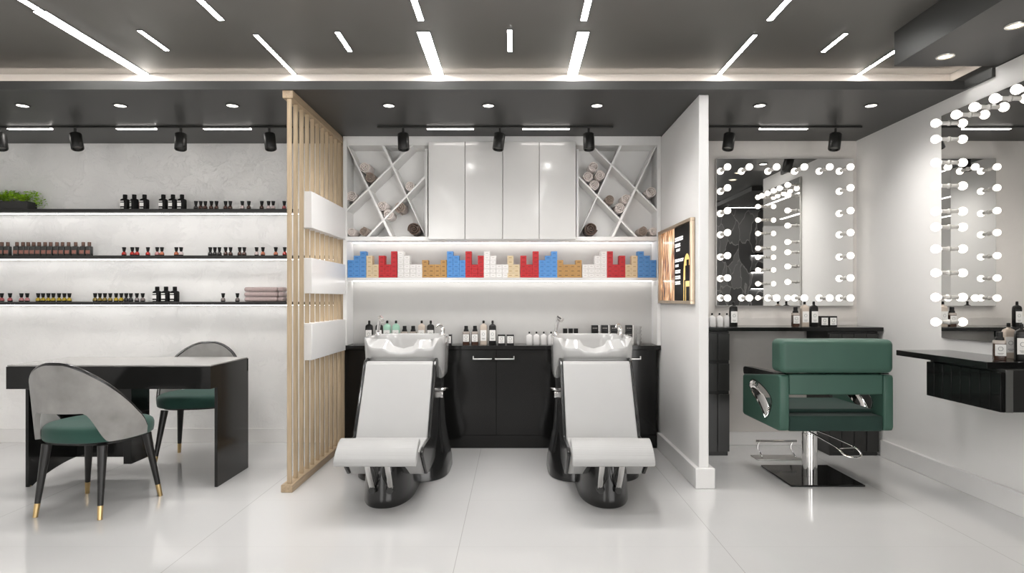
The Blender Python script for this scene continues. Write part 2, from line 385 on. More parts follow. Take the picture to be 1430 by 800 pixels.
# ------------------------------------------------------------------ downlights
def downlight(x, y, z, warm, label, power):
    t = thing('downlight', (x, y, z), label, 'ceiling light', 'recessed downlights')
    r = .036
    MB().lathe([(r, 0), (r+.012, 0), (r+.010, -.005), (r, -.006)], (x, y, z-.0005), n=28, caps=False).build('ring', M_steel if warm else M_ceil2, t)
    MB().lathe([(.001, -.003), (r*.99, -.003), (r*.99, -.0012), (.001, -.0012)], (x, y, z), n=24).build('lens', E_downy if warm else E_down, t)
    L = bpy.data.lights.new('downlight_lamp', 'SPOT'); L.energy = power; L.color = (1., .86, .66) if warm else (1., .97, .94)
    L.spot_size = 2.6; L.spot_blend = 1.; L.shadow_soft_size = .2
    o = bpy.data.objects.new('lamp', L); COL.objects.link(o); o.parent = t; o.location = (0, 0, -.02)
PW = 42
DL = [(31.5, 'downlight above the plant end of the shelves'), (168, 'downlight above the black bottles on the top shelf'), (324.5, 'downlight nearest the wooden screen on its left'),
      (543, 'downlight above the left shampoo chair'), (682, 'downlight between the two shampoo chairs'), (833.5, 'downlight above the right shampoo chair'),
      (1061, 'downlight right of the partition above the bulb mirror'), (1216.5, 'downlight near the right wall above the bulb mirror')]
for px, lb in DL: downlight(wx(px, 4.272), 4.272, LOW, False, lb, PW)
downlight(2.447, 3.558, 2.598, True, 'warm downlight in the dark bulkhead, the farther one', 8)
downlight(2.524, 3.155, 2.598, True, 'warm downlight in the dark bulkhead, nearest the frame corner', 8)

# ------------------------------------------------------------------ light tracks and spots
TY = 4.80
def track(x0, x1, lits, label, TY=TY):
    t = thing('light_track', ((x0+x1)/2, TY, LOW), label, 'light track', 'ceiling light tracks')
    MB().box(x0, x1, TY-.017, TY+.017, LOW-.014, LOW-.0005, r=.003, seg=1).build('rail', M_blackm, t)
    b = MB(); [b.box(a-.002, c+.002, y-.0012, y+.0012, LOW-.0205, LOW-.0143) for a, c in lits for y in (TY-.0186, TY+.0156)]  # thin lips added to keep the tube light off the ceiling
    b.build('tube_light_shield', M_blackm, t)
    for a, c in lits: MB().box(a, c, TY-.017, TY+.014, LOW-.021, LOW-.0145).build('light_tube', E_track, t)
track(XL+.2, -1.50, [(wx(11.7, TY), wx(72, TY)), (wx(163.5, TY), wx(217.5, TY)), (wx(285, TY), wx(350, TY))], 'black light track with three lit tubes over the plaster wall')
track(wx(527, TY), wx(856, TY), [(wx(596.6, TY), wx(661.3, TY)), (wx(730, TY), wx(795, TY))], 'black light track with two lit tubes before the white cabinets')
track(1.256, wx(1203, TY), [(wx(1061, TY), wx(1127, TY))], 'short black light track with one lit tube over the bulb mirror')
track(3.0, 4.6, [(3.05, 3.44)], 'black light track of the side room seen in the mirror', 1.46)
spot = None
SP = [(0, 14, 'black spotlight cut by the left frame edge'), (105, 16.5, 'black spotlight on the left track nearest the plant'), (252.5, 4.5, 'black spotlight in the middle of the left track'), (376, 10, 'black spotlight next to the wooden screen'),
      (563, 4, 'black spotlight before the left towel rack'), (698, -6.5, 'black spotlight before the tall white cabinet doors'), (822, 0, 'black spotlight before the right towel rack'),
      (1019, -10.5, 'black spotlight over the left side of the bulb mirror'), (1167, -11.5, 'black spotlight over the right side of the bulb mirror')]
for px, ang, lb in SP+[(None, 0, 'black spotlight of the side room seen in the mirror')]:
    x = wx(px, TY) if px is not None else 3.66
    if spot is None:
        t = thing('track_spotlight', (0, 0, 0), lb, 'spotlight', 'black spotlights on the ceiling tracks')
        MB().cyl((0,0,-.0), (0,0,-.050), .009, n=12).build('stem', M_blackm, t)
        h = MB(); h.lathe([(.040, -.045), (.043, -.048), (.043, -.166), (.040, -.170), (.036, -.170), (.034, -.150), (.001, -.150)], n=28)
        h.build('head', M_blackm, t)
        MB().lathe([(.001, -.1515), (.033, -.1515), (.033, -.1535), (.001, -.1535)], n=20).build('lens', M_steel, t)
        spot = t
    else: t = copy_tree(spot, label=lb)
    t.location = (x, TY if px is not None else 1.46, LOW-.0145)
    t['label'] = lb
    for c in t.children:
        if not c.name.startswith('stem'):
            R = Matrix.Translation((0,0,-.045)) @ Euler((math.radians(-10), math.radians(-ang), 0)).to_matrix().to_4x4() @ Matrix.Translation((0,0,.045))
            c.matrix_local = R
# ------------------------------------------------------------------ wooden screen with white display boxes
t = thing('slatted_screen', (-1.436, 4.6, 0), 'light oak slatted screen with three white boxes left of the shampoo chairs', 'room divider')
MB().box(-1.472, -1.40, 3.936, 5.305, 0, .048, r=.002, seg=1).build('floor_beam', M_oakb, t)
MB().box(-1.472, -1.405, 3.962, 5.305, LOW-.050, LOW-.0005, r=.002, seg=1).build('ceiling_beam', M_oakb, t)
for k in range(12):
    y = 3.97+.1128*k
    MB().box(-1.4465, -1.4175, y, y+.012, .0485, LOW-.0505, r=.0015, seg=1).build('slat', M_oak, t)
for z0, z1 in ((1.70, 1.947), (1.256, 1.496), (.803, 1.052)):
    MB().box(-1.464, -1.374, 4.235, 5.078, z0, z1, r=.002, seg=1).build('display_box', M_box, t)

# ------------------------------------------------------------------ white wall unit behind the shampoo chairs
UF = 5.084; UBK = 5.29; UX0 = -1.396; UX1 = 1.187; IX0 = -1.364; IX1 = 1.155
t = thing('wall_unit', ((UX0+UX1)/2, 5.2, .84), 'tall white open shelving unit lit from within behind the basins', 'shelving unit')
MB().box(UX0, IX0, UF, UBK, .8405, LOW-.001, r=.001, seg=1).build('side_panel', M_rack, t); MB().box(IX1, UX1, UF, UBK, .8405, LOW-.001, r=.001, seg=1).build('side_panel', M_rack, t)
MB().box(IX0, IX1, UF, UBK, wz(202.8, UF), LOW-.001).build('top_panel', M_rack, t)
MB().box(IX0, IX1, UF, UBK, 1.690, 1.724, r=.001, seg=1).build('lower_board', M_rack, t)
MB().box(IX0, IX1, UF, UBK, 1.368, 1.391, r=.001, seg=1).build('shelf_board', M_white, t)
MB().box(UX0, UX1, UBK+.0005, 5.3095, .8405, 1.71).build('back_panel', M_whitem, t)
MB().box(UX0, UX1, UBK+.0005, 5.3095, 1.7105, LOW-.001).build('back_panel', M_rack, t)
MB().box(IX0+.01, IX1-.01, 5.238, 5.266, 1.684, 1.6895).build('light_strip', E_niche, t)
MB().box(IX0+.01, IX1-.01, 5.238, 5.266, 1.362, 1.3675).build('light_strip', E_niche, t)
MB().box(wx(597, UF)-.018, wx(597, UF), UF+.001, UBK, 1.7245, 2.437).build('divider_panel', M_rack, t); MB().box(wx(805, UF), wx(805, UF)+.018, UF+.001, UBK, 1.7245, 2.437).build('divider_panel', M_rack, t)
# cross dividers of the two towel racks (outline from front-edge lines)
TZ, BZ = wz(203.2, UF), 1.7247
def bar(rack, p, q, y0=UF+.002, th=.0125):
    a = Vector((wx(p[0], UF), 0, wz(p[1], UF))); c = Vector((wx(q[0], UF), 0, wz(q[1], UF)))
    d = (c-a).normalized(); n = Vector((-d.z, 0, d.x))*th
    pts = [a+n, c+n, c-n, a-n]
    # keep inside the opening
    pts = [(max(rack[0], min(rack[1], v.x)), max(BZ, min(TZ, v.z))) for v in pts]
    return MB().prism(pts, y0, UBK-.0005, 'y')
LR = (IX0+.0005, wx(597, UF)-.0185); RR = (wx(805, UF)+.0185, IX1-.0005)
LB = [((484.5,201.5),(546.2,332.5)), ((535,201.5),(597,332)), ((482,293),(575,200.5)), ((513.5,331.5),(598,246.5))]
for i, (p, q) in enumerate(LB):
    bar(LR, p, q, UF+.002 if i < 2 else UF+.0025).build('cross_divider', M_rack, t)
XM = 597+805   # racks are mirror images
for i, (p, q) in enumerate(LB):
    bar(RR, (XM-p[0], p[1]), (XM-q[0], q[1]), UF+.002 if i < 2 else UF+.0025).build('cross_divider', M_rack, t)
# two tall wall cabinets, two doors each
CF = 5.03
xs = [wx(598, CF), wx(649.3, CF), wx(702, CF), wx(753, CF), wx(804.5, CF)]
ZT, ZB = wz(197.5, CF), wz(334.0, CF)
for i, lb in enumerate(('glossy white wall cabinet, two tall doors, beside the left towel rack', 'glossy white wall cabinet, two tall doors, beside the right towel rack')):
    a, mid, c = xs[2*i:2*i+3]
    t = thing('wall_cabinet', ((a+c)/2, 5.15, ZB), lb, 'cabinet', 'white wall cabinets')
    MB().box(a+.012, c-.012, CF+.021, UF-.001, ZB+.004, ZT-.004).build('body', M_whitem, t)
    for p, q in ((a, mid), (mid, c)):
        MB().box(p+.0022, q-.0022, CF, CF+.02, ZB, ZT, r=.0015, seg=1).build('door', M_white, t)

# ------------------------------------------------------------------ black base cabinets and worktop
BF = 5.10; BX0 = -1.389; BX1 = 1.1585
WT = .839
tag(MB().box(BX0, BX1+.028, 5.083, 5.309, .806, WT, r=.002, seg=1).build('worktop', M_black), 'black glossy worktop behind the shampoo chairs', 'worktop')
def base_cab(x0, x1, doors, handles, label):
    t = thing('base_cabinet', ((x0+x1)/2, 5.2, 0), label, 'cabinet', 'black base cabinets')
    MB().box(x0+.001, x1-.001, BF+.021, 5.305, .106, .8045).build('body', M_black, t)
    MB().box(x0, x1, BF+.006, 5.30, .0005, .105).build('plinth', M_black, t)
    for k, (a, c) in enumerate(doors):
        d = MB().box(a+.0015, c-.0015, BF, BF+.02, .108, .803, r=.0012, seg=1).build('door', M_black, t)
        h = handles[k]
        if h:
            hb = MB(); z = .731
            hb.box(h[0], h[1], BF-.026, BF-.018, z-.005, z+.005, r=.001, seg=1)
            e = h[2]
            hb.box(e-.004, e+.004, BF-.026, BF-.001, z-.005, z+.022, r=.001, seg=1)
            e2 = h[1] if abs(e-h[0]) < .01 else h[0]
            hb.box(e2-.004, e2+.004, BF-.022, BF-.001, z-.004, z+.004)
            hb.build('handle', M_steel, d)
base_cab(BX0, -.771, [(BX0, -.771)], [None], 'single door black cabinet behind the left shampoo chair')
base_cab(-.770, .469, [(-.770, -.151), (-.151, .469)], [(-.338, -.192, -.338), (-.158, -.008, -.008)], 'double door black cabinet between the two shampoo chairs')
base_cab(.470, BX1, [(.470, 1.09)], [(.90, 1.02, 1.02)], 'single door black cabinet behind the right shampoo chair')

# ------------------------------------------------------------------ gold framed screen on the partition
t = thing('wall_screen', (1.175, 4.6, 1.47), 'gold framed landscape screen with golden and black advert on the partition', 'screen')
y0, y1, z0, z1 = 4.13, 5.066, 1.184, 1.758; fw = .022
b = MB()
b.box(1.158, 1.1895, y0, y1, z0, z0+fw, r=.002, seg=1); b.box(1.158, 1.1895, y0, y1, z1-fw, z1, r=.002, seg=1)
b.box(1.158, 1.1895, y0, y0+fw, z0+fw, z1-fw, r=.002, seg=1); b.box(1.158, 1.1895, y1-fw, y1, z0+fw, z1-fw, r=.002, seg=1)
b.build('frame', M_gold, t)
def hair_mat():
    m = bpy.data.materials.new('golden_advert_picture'); m.use_nodes = True; nt = m.node_tree; b = nt.nodes['Principled BSDF']
    tc = nt.nodes.new('ShaderNodeTexCoord'); mp = nt.nodes.new('ShaderNodeMapping'); mp.inputs['Scale'].default_value = (1, 9, 1.6); mp.inputs['Rotation'].default_value = (.12, 0, 0)
    nt.links.new(tc.outputs['Object'], mp.inputs[0])
    n = nt.nodes.new('ShaderNodeTexNoise'); n.inputs['Scale'].default_value = 1.6; n.inputs['Detail'].default_value = 5; n.inputs['Distortion'].default_value = 2.4
    nt.links.new(mp.outputs[0], n.inputs['Vector'])
    r = nt.nodes.new('ShaderNodeValToRGB'); e = r.color_ramp.elements
    e[0].position = .38; e[0].color = (.05,.014,.004,1); e[1].position = .68; e[1].color = (1.,.86,.66,1)
    k = e.new(.46); k.color = (.34,.14,.05,1); k = e.new(.56); k.color = (.80,.46,.24,1)
    nt.links.new(n.outputs['Fac'], r.inputs[0]); nt.links.new(r.outputs[0], b.inputs['Base Color']); nt.links.new(r.outputs[0], b.inputs['Emission Color'])
    b.inputs['Emission Strength'].default_value = .55; b.inputs['Roughness'].default_value = .2
    return m
M_scrblack = mat('screen_black', (.003,.003,.003), .5, spec=.12, noise=.02)
M_scrtext = mat('screen_white_print', (.8,.8,.8), .3, noise=.02, emit=(1,.98,.95), estr=.7)
M_scrgold = mat('screen_gold_glow', (.75,.52,.16), .3, noise=.35, nscale=14, emit=(.95,.68,.22), estr=.45)
MB().box(1.178, 1.184, 4.622, y1-fw, z0+fw, z1-fw).build('golden_picture', hair_mat(), t)
MB().box(1.178, 1.184, y0+fw, 4.6215, z0+fw, z1-fw).build('black_panel', M_scrblack, t)
b = MB(); rs = random.Random(3)
def sx(px): return 1.19*F/(915+px/5.71-CX)          # crop column -> depth on the wall
def sz(py, d): return wz(295+py/5.71, d)
for (xa, xb, ya, yb) in ((172,235,205,240),(172,214,258,290),(182,212,300,322),(172,240,378,405),(174,200,425,448),(174,214,468,498),(174,214,514,545),(174,214,558,588)):
    d0, d1 = sx(xa), sx(xb); dm = (d0+d1)/2
    za, zb = sz(ya, dm), sz(yb, dm); y = d0
    rows = 2
    for rr in range(rows):
        zt = lerp(za, zb, rr/rows); zl = lerp(za, zb, (rr+.72)/rows); y = d0
        while y > d1+.006:
            w = rs.uniform(.012, .05); e = max(d1, y-w)
            b.box(1.1765, 1.1779, e, y, zl, zt); y = e-.007
b.build('print_lines', M_scrtext, t)
b = MB(); dm = sx(272)
ya_, yb__ = sx(297), sx(240); za_, zb__ = z0+fw+.001, sz(335, dm); ym = (ya_+yb__)/2; hw = (yb__-ya_)/2
b.prism([(ya_, za_), (yb__, za_)]+[(ym+hw*math.cos(PI*k/20), lerp(za_, zb__, .55)+(zb__-lerp(za_, zb__, .55))*math.sin(PI*k/20)) for k in range(21)], 1.1768, 1.1779, 'x')
b.build('golden_glow', M_scrgold, t)
b = MB(); b.box(1.1755, 1.1767, sx(291), sx(256), sz(555, dm), sz(430, dm), r=.0004, seg=1); b.box(1.1755, 1.1767, sx(284), sx(266), sz(430, dm), sz(385, dm)); b.box(1.1755, 1.1767, sx(288), sx(262), sz(712, dm), sz(600, dm)); b.box(1.1755, 1.1767, sx(255), sx(247), sz(712, dm), sz(545, dm))
b.build('bottle_picture', M_scrblack, t)
MB().box(1.1845, 1.1895, y0+fw, y1-fw, z0+fw, z1-fw).build('backing', M_blackm, t)

# ------------------------------------------------------------------ alcove: counter, drawer pedestals, bulb mirror
def grooved(b, x0, x1, yf, yb, z0, z1, n, g=.005, axis='x'):
    w = (x1-x0)/n
    for k in range(n):
        if axis == 'x': b.box(x0+k*w+g/2, x0+(k+1)*w-g/2, yf, yf+.01, z0, z1, r=.0012, seg=1)
        else: b.box(yf, yf+.01, x0+k*w+g/2, x0+(k+1)*w-g/2, z0, z1, r=.0012, seg=1)
    if axis == 'x': b.box(x0, x1, yf+.0095, yb, z0, z1)
    else: b.box(yf+.0095, yb, x0, x1, z0, z1)
M_drawer = mat('black_grooved_lacquer', (.022,.022,.021), .28, noise=.06)
AF = 4.855; AT = .998
def pedestal(x0, x1, label):
    t = thing('drawer_pedestal', ((x0+x1)/2, 5.05, 0), label, 'drawer unit', 'black grooved drawer pedestals')
    MB().box(x0, x1, AF+.024, 5.234, .04, .965).build('body', M_blackm, t)
    MB().box(x0+.006, x1-.012, AF+.012, 5.21, .0005, .0395).build('plinth', M_blackm, t)
    for z0_, z1_ in ((wz(630.5, AF), wz(550.5, AF)), (wz(545.5, AF), wz(508, AF)), (wz(503, AF), wz(466, AF))):
        b = MB(); grooved(b, x0, x1, AF, AF+.022, z0_, z1_, 4 if x1-x0 < .43 else 6); b.build('drawer', M_drawer, t)
pedestal(1.2865, 1.668, 'black three drawer pedestal standing against the partition')
pedestal(2.44, 2.8265, 'black drawer pedestal behind the green chair, in the wall corner')
tag(MB().box(1.2555, 2.857, 4.846, 5.2345, .968, AT, r=.002, seg=1).build('worktop', M_black), 'black counter top below the bulb mirror', 'worktop')
struct(MB().box(1.2555, 2.857, 5.222, 5.2345, AT+.0005, 1.064).build('trim_4', M_alcove), 'low pale upstand behind the counter under the mirror', 'trim')
M_socket = mat('porcelain_bulb_holder', (.88,.86,.83), .3, noise=.02)
def bulb(parent, M, axis):
    """M: transform placing local +z along the mirror normal"""
    s = MB().lathe([(.016, 0), (.018, .004), (.013, .012), (.0125, .05), (.015, .056), (.001, .056)], n=14, M=M).build('bulb_holder', M_socket, parent)
    prof = [(.010, .0565), (.013, .062)] + [(.028*math.sin(a), .088-.028*math.cos(a)) for a in [.6,.9,1.2,1.5,1.8,2.1,2.4,2.7,3.0]]
    MB().lathe(prof, n=18, M=M).build('bulb', E_bulb, s)
t = thing('bulb_mirror', ((1.678+2.811)/2, 5.215, 1.162), 'square mirror ringed with lit bulbs over the alcove counter', 'mirror')
MB().box(1.678, 2.811, 5.200, 5.2015, 1.162, 2.382).build('mirror_glass', M_mirror, t)
MB().box(1.675, 2.814, 5.202, 5.2345, 1.159, 2.385, r=.001, seg=1).build('backing_panel', M_steel, t)
cols = [1.737, 1.915, 2.138, 2.364, 2.572, 2.742]; rows = [2.126, 1.939, 1.760, 1.572, 1.39]
bs = [(x, z) for x in cols for z in (2.296, 1.226)] + [(x, z) for x in (1.737, 2.742) for z in rows]
for x, z in bs:
    bulb(t, Matrix.Translation((x, 5.1998, z)) @ Matrix.Rotation(PI/2, 4, 'X'), 0)
t = thing('bulb_mirror', (2.845, 3.71, .963), 'tall mirror ringed with lit bulbs on the right wall', 'mirror')
MB().box(2.838, 2.8395, 3.25, 4.164, .963, 2.435).build('mirror_glass', M_mirror, t)
MB().box(2.840, 2.8575, 3.247, 4.167, .960, 2.438, r=.001, seg=1).build('backing_panel', M_steel, t)
D = 4.09
zc = [wz(y, D) for y in (172, 194.3, 227, 259.5, 295, 317, 347.5, 381, 415, 449.5)]
bs = [(D, z) for z in zc] + [(y, zc[0]) for y in (3.90, 3.745, 3.585, 3.43)] + [(3.32, z) for z in zc]
for y, z in bs:
    bulb(t, Matrix.Translation((2.8378, y, z)) @ Matrix.Rotation(-PI/2, 4, 'Y'), 1)
# wall mounted worktop on the right with hanging drawer box
tag(MB().box(2.51, 2.8575, 3.327, 4.12, .848, .883, r=.002, seg=1).build('worktop', M_black), 'black worktop mounted on the right wall under the tall mirror', 'worktop')
M_endstrip = mat('grey_edge_band', (.10,.10,.095), .4, noise=.05)
xf = 2.535; ya = F*xf/(1398-CX); yb_ = F*xf/(1293.5-CX)
t = thing('hanging_drawer', (2.7, 3.6, .6), 'black hanging drawer box under the right wall worktop', 'drawer unit')
zt, zb = .8475, wz(576, ya)
MB().box(xf+.024, 2.8575, ya+.001, yb_-.001, zb, zt, r=.001, seg=1).build('body', M_drawer, t)
b = MB(); grooved(b, ya, yb_, xf, xf+.022, zb, .834, 8, axis='y'); b.build('drawer_front', M_black, t)
MB().box(xf+.024, xf+.060, ya-.0005-.004, ya+.0005, zb, zt).build('end_strip', M_endstrip, t)

# ------------------------------------------------------------------ left wall shelves
SF = 5.15
SZ = [(1.932, 1.959), (1.550, 1.576), (1.168, 1.194)]
SN = ['top', 'middle', 'bottom']
for (za, zb), nm in zip(SZ, SN):
    t = thing('wall_shelf', (-3.1, 5.23, za), {'top': 'black wall shelf with plant, highest of the three on the plaster wall', 'middle': 'black wall shelf between the other two on the plaster wall', 'bottom': 'black wall shelf with folded towels, lowest on the plaster wall'}[nm], 'shelf', 'black shelves on the plaster wall')
    MB().box(XL+.01, -1.50, SF, 5.3195, za, zb, r=.0015, seg=1).build('board', M_blackm, t)
    MB().box(XL+.02, -1.51, 5.242, 5.256, za-.004, za-.0005).build('light_strip', E_shelf, t)
# side room shelves that show only in the mirror
for k, (z, lb) in enumerate(((1.886, 'upper lit shelf on the leaf wall in the mirror'), (1.636, 'middle lit shelf on the leaf wall in the mirror'), (1.394, 'lower lit shelf on the leaf wall in the mirror'))):
    t = thing('wall_shelf', (4.1, 1.2, z), lb, 'shelf', 'shelves on the leaf wall')
    MB().box(3.50, XR-.01, 1.1005, 1.30, z-.025, z, r=.001, seg=1).build('board', M_blackm, t)
    MB().box(3.51, XR-.02, 1.106, 1.118, z-.031, z-.0255).build('light_strip', E_shelf, t)
# ------------------------------------------------------------------ manicure desk
t = thing('manicure_desk', (-2.57, 4.24, 0), 'black glossy desk with pale stone top before the plaster wall', 'desk')
dx0, dx1, dy0, dy1 = -3.219, -1.925, 3.958, 4.52
MB().box(dx0+.004, dx1-.004, dy0+.004, dy1-.003, .790, .7995, r=.0015, seg=1).build('desk_top', M_marble, t)
b = MB(); b.box(dx0, dx1, dy0, dy0+.02, .648, .7895, r=.001, seg=1); b.box(dx0, dx1, dy1-.02, dy1, .70, .7895)
b.box(dx0, dx0+.02, dy0+.02, dy1-.02, .648, .7895); b.box(dx1-.0185, dx1, dy0+.02, 4.05, .648, .7895); b.box(dx0+.02, dx1-.02, dy0+.02, dy1-.02, .76, .7895)
b.build('apron', M_black, t)
MB().box(dx1-.0195, dx1, 4.05, dy1, .0005, .7895, r=.001, seg=1).build('leg_panel', M_black, t)
# left leg panel, its lower edge cut to a rising arch
arch = [(4.05, .0005), (4.085, .0005)]+[(lerp(4.085, 4.515, k/14), .0005+.085*math.sin(PI/2*k/14)**.8) for k in range(1, 15)]+[(4.515, .7895), (4.05, .7895)]
MB().prism(arch, -3.167, -3.147, 'x').build('leg_panel', M_black, t)
MB().box(-3.146, -2.635, 4.492, 4.514, .084, .7595, r=.001, seg=1).build('back_panel', M_black, t)
MB().box(-2.69, -2.635, 4.30, 4.4915, .084, .7595, r=.001, seg=1).build('side_panel', M_black, t)
MB().lathe([(.012, 0), (.012, .006)], (-3.157, 4.068, -.0), n=12).build('foot_glide', M_brass, t)

# ------------------------------------------------------------------ velvet chairs (local: seat faces +y, floor z 0)
def velvet_chair(label):
    t = thing('velvet_chair', (0, 0, 0), label, 'chair', 'velvet chairs at the manicure desk')
    # cushion
    rings = []
    for z, s_ in ((.418, .955), (.424, .985), (.45, 1.), (.475, 1.), (.492, .975), (.502, .93), (.508, .82), (.511, .5), (.512, .1)):
        rr = []
        for k in range(64):
            a = 2*PI*k/64; c, sn = math.cos(a), math.sin(a)
            e = 2.7; x = .270*math.copysign(abs(c)**(2/e), c); y = .012+.250*math.copysign(abs(sn)**(2/e), sn)
            x *= 1-.12*max(0, -y/.245); rr.append((x*s_, y*s_, z))
        rings.append(rr)
    MB().loft(rings).build('seat_cushion', M_greenV, t)
    # wrapped back shell
    TH = 94; N = 57
    def shell(u):
        a = math.radians(TH*u); tt = abs(u)
        x = .268*math.copysign(abs(math.sin(a))**.82, a); y = -.262*math.copysign(abs(math.cos(a))**.9, math.cos(a))
        if tt > .9: y += (tt-.9)*.25
        zt = .858-.345*max(0, tt-.06)**1.42/.94**1.42-.045*max(0, (tt-.9)/.1)**2
        zb = .592-.17*smooth((tt-.24)/.30)+.006*tt
        return x, y, zb, zt
    Mz = 9; out, inn = [], []
    V, Fc = [], []
    th = .026
    for i in range(N):
        u = -1+2*i/(N-1); x, y, zb, zt = shell(u)
        u2 = u+.002; x2, y2, _, _ = shell(u2); tx, ty = x2-x, y2-y; L = math.hypot(tx, ty); nx, ny = ty/L, -tx/L   # outward
        if nx*x+ny*(y-.02) < 0: nx, ny = -nx, -ny
        col = []
        for j in range(Mz):
            f = j/(Mz-1); z = lerp(zb, zt, f); fl = .085*(z-.44)       # flare outward with height
            col.append((x+nx*fl*1.0, y+ny*fl, z, nx, ny))
        out.append(col)
    b = bmesh.new()
    O = [[b.verts.new((p[0]+p[3]*.5*th, p[1]+p[4]*.5*th, p[2])) for p in c] for c in out]
    I = [[b.verts.new((p[0]-p[3]*.5*th, p[1]-p[4]*.5*th, p[2])) for p in c] for c in out]
    for i in range(N-1):
        for j in range(Mz-1):
            b.faces.new((O[i][j], O[i+1][j], O[i+1][j+1], O[i][j+1])).smooth = True
            b.faces.new((I[i][j], I[i][j+1], I[i+1][j+1], I[i+1][j])).smooth = True
        b.faces.new((O[i][0], I[i][0], I[i+1][0], O[i+1][0])); b.faces.new((O[i][-1], O[i+1][-1], I[i+1][-1], I[i][-1]))
    for i in (0, N-1):
        for j in range(Mz-1): b.faces.new((O[i][j], O[i][j+1], I[i][j+1], I[i][j]))
    mb = MB(); mb._merge(b, M_greyV); mb.build('back_shell', None, t)
    rim = [(c[-1][0], c[-1][1], c[-1][2]+.003) for c in out]
    MB().tube(rim, .0125, n=10).build('rim_piping', M_blackp, t)
    MB().loft([sring(0, .0, .225, .205, .402, 3, 40), sring(0, 0, .235, .215, .4145, 3, 40)], smooth=False).build('seat_frame', M_leg, t)
    for (tx_, ty_, bx_, by_) in ((-.17, -.165, -.195, -.215), (.17, -.165, .195, -.215), (-.19, .165, -.245, .215), (.19, .165, .245, .215)):
        tip = .075; f = tip/.40; mx, my = lerp(bx_, tx_, f), lerp(by_, ty_, f)
        lg = MB().cyl((mx, my, tip), (tx_, ty_, .399), .0145, .026, n=18).build('leg', M_leg, t)
        MB().cyl((bx_, by_, .0005), (mx, my, tip+.001), .0125, .0150, n=18).build('brass_tip', M_brass, lg)
    return t
vc = velvet_chair('velvet chair with grey shell nearest the camera, before the black desk')
vc2 = copy_tree(vc, (-2.425, 4.80, 0), math.radians(193), 'velvet chair with grey shell behind the black desk, facing the room')
vc.location = (-2.46, 3.685, 0); vc.rotation_euler = (0, 0, math.radians(-6))

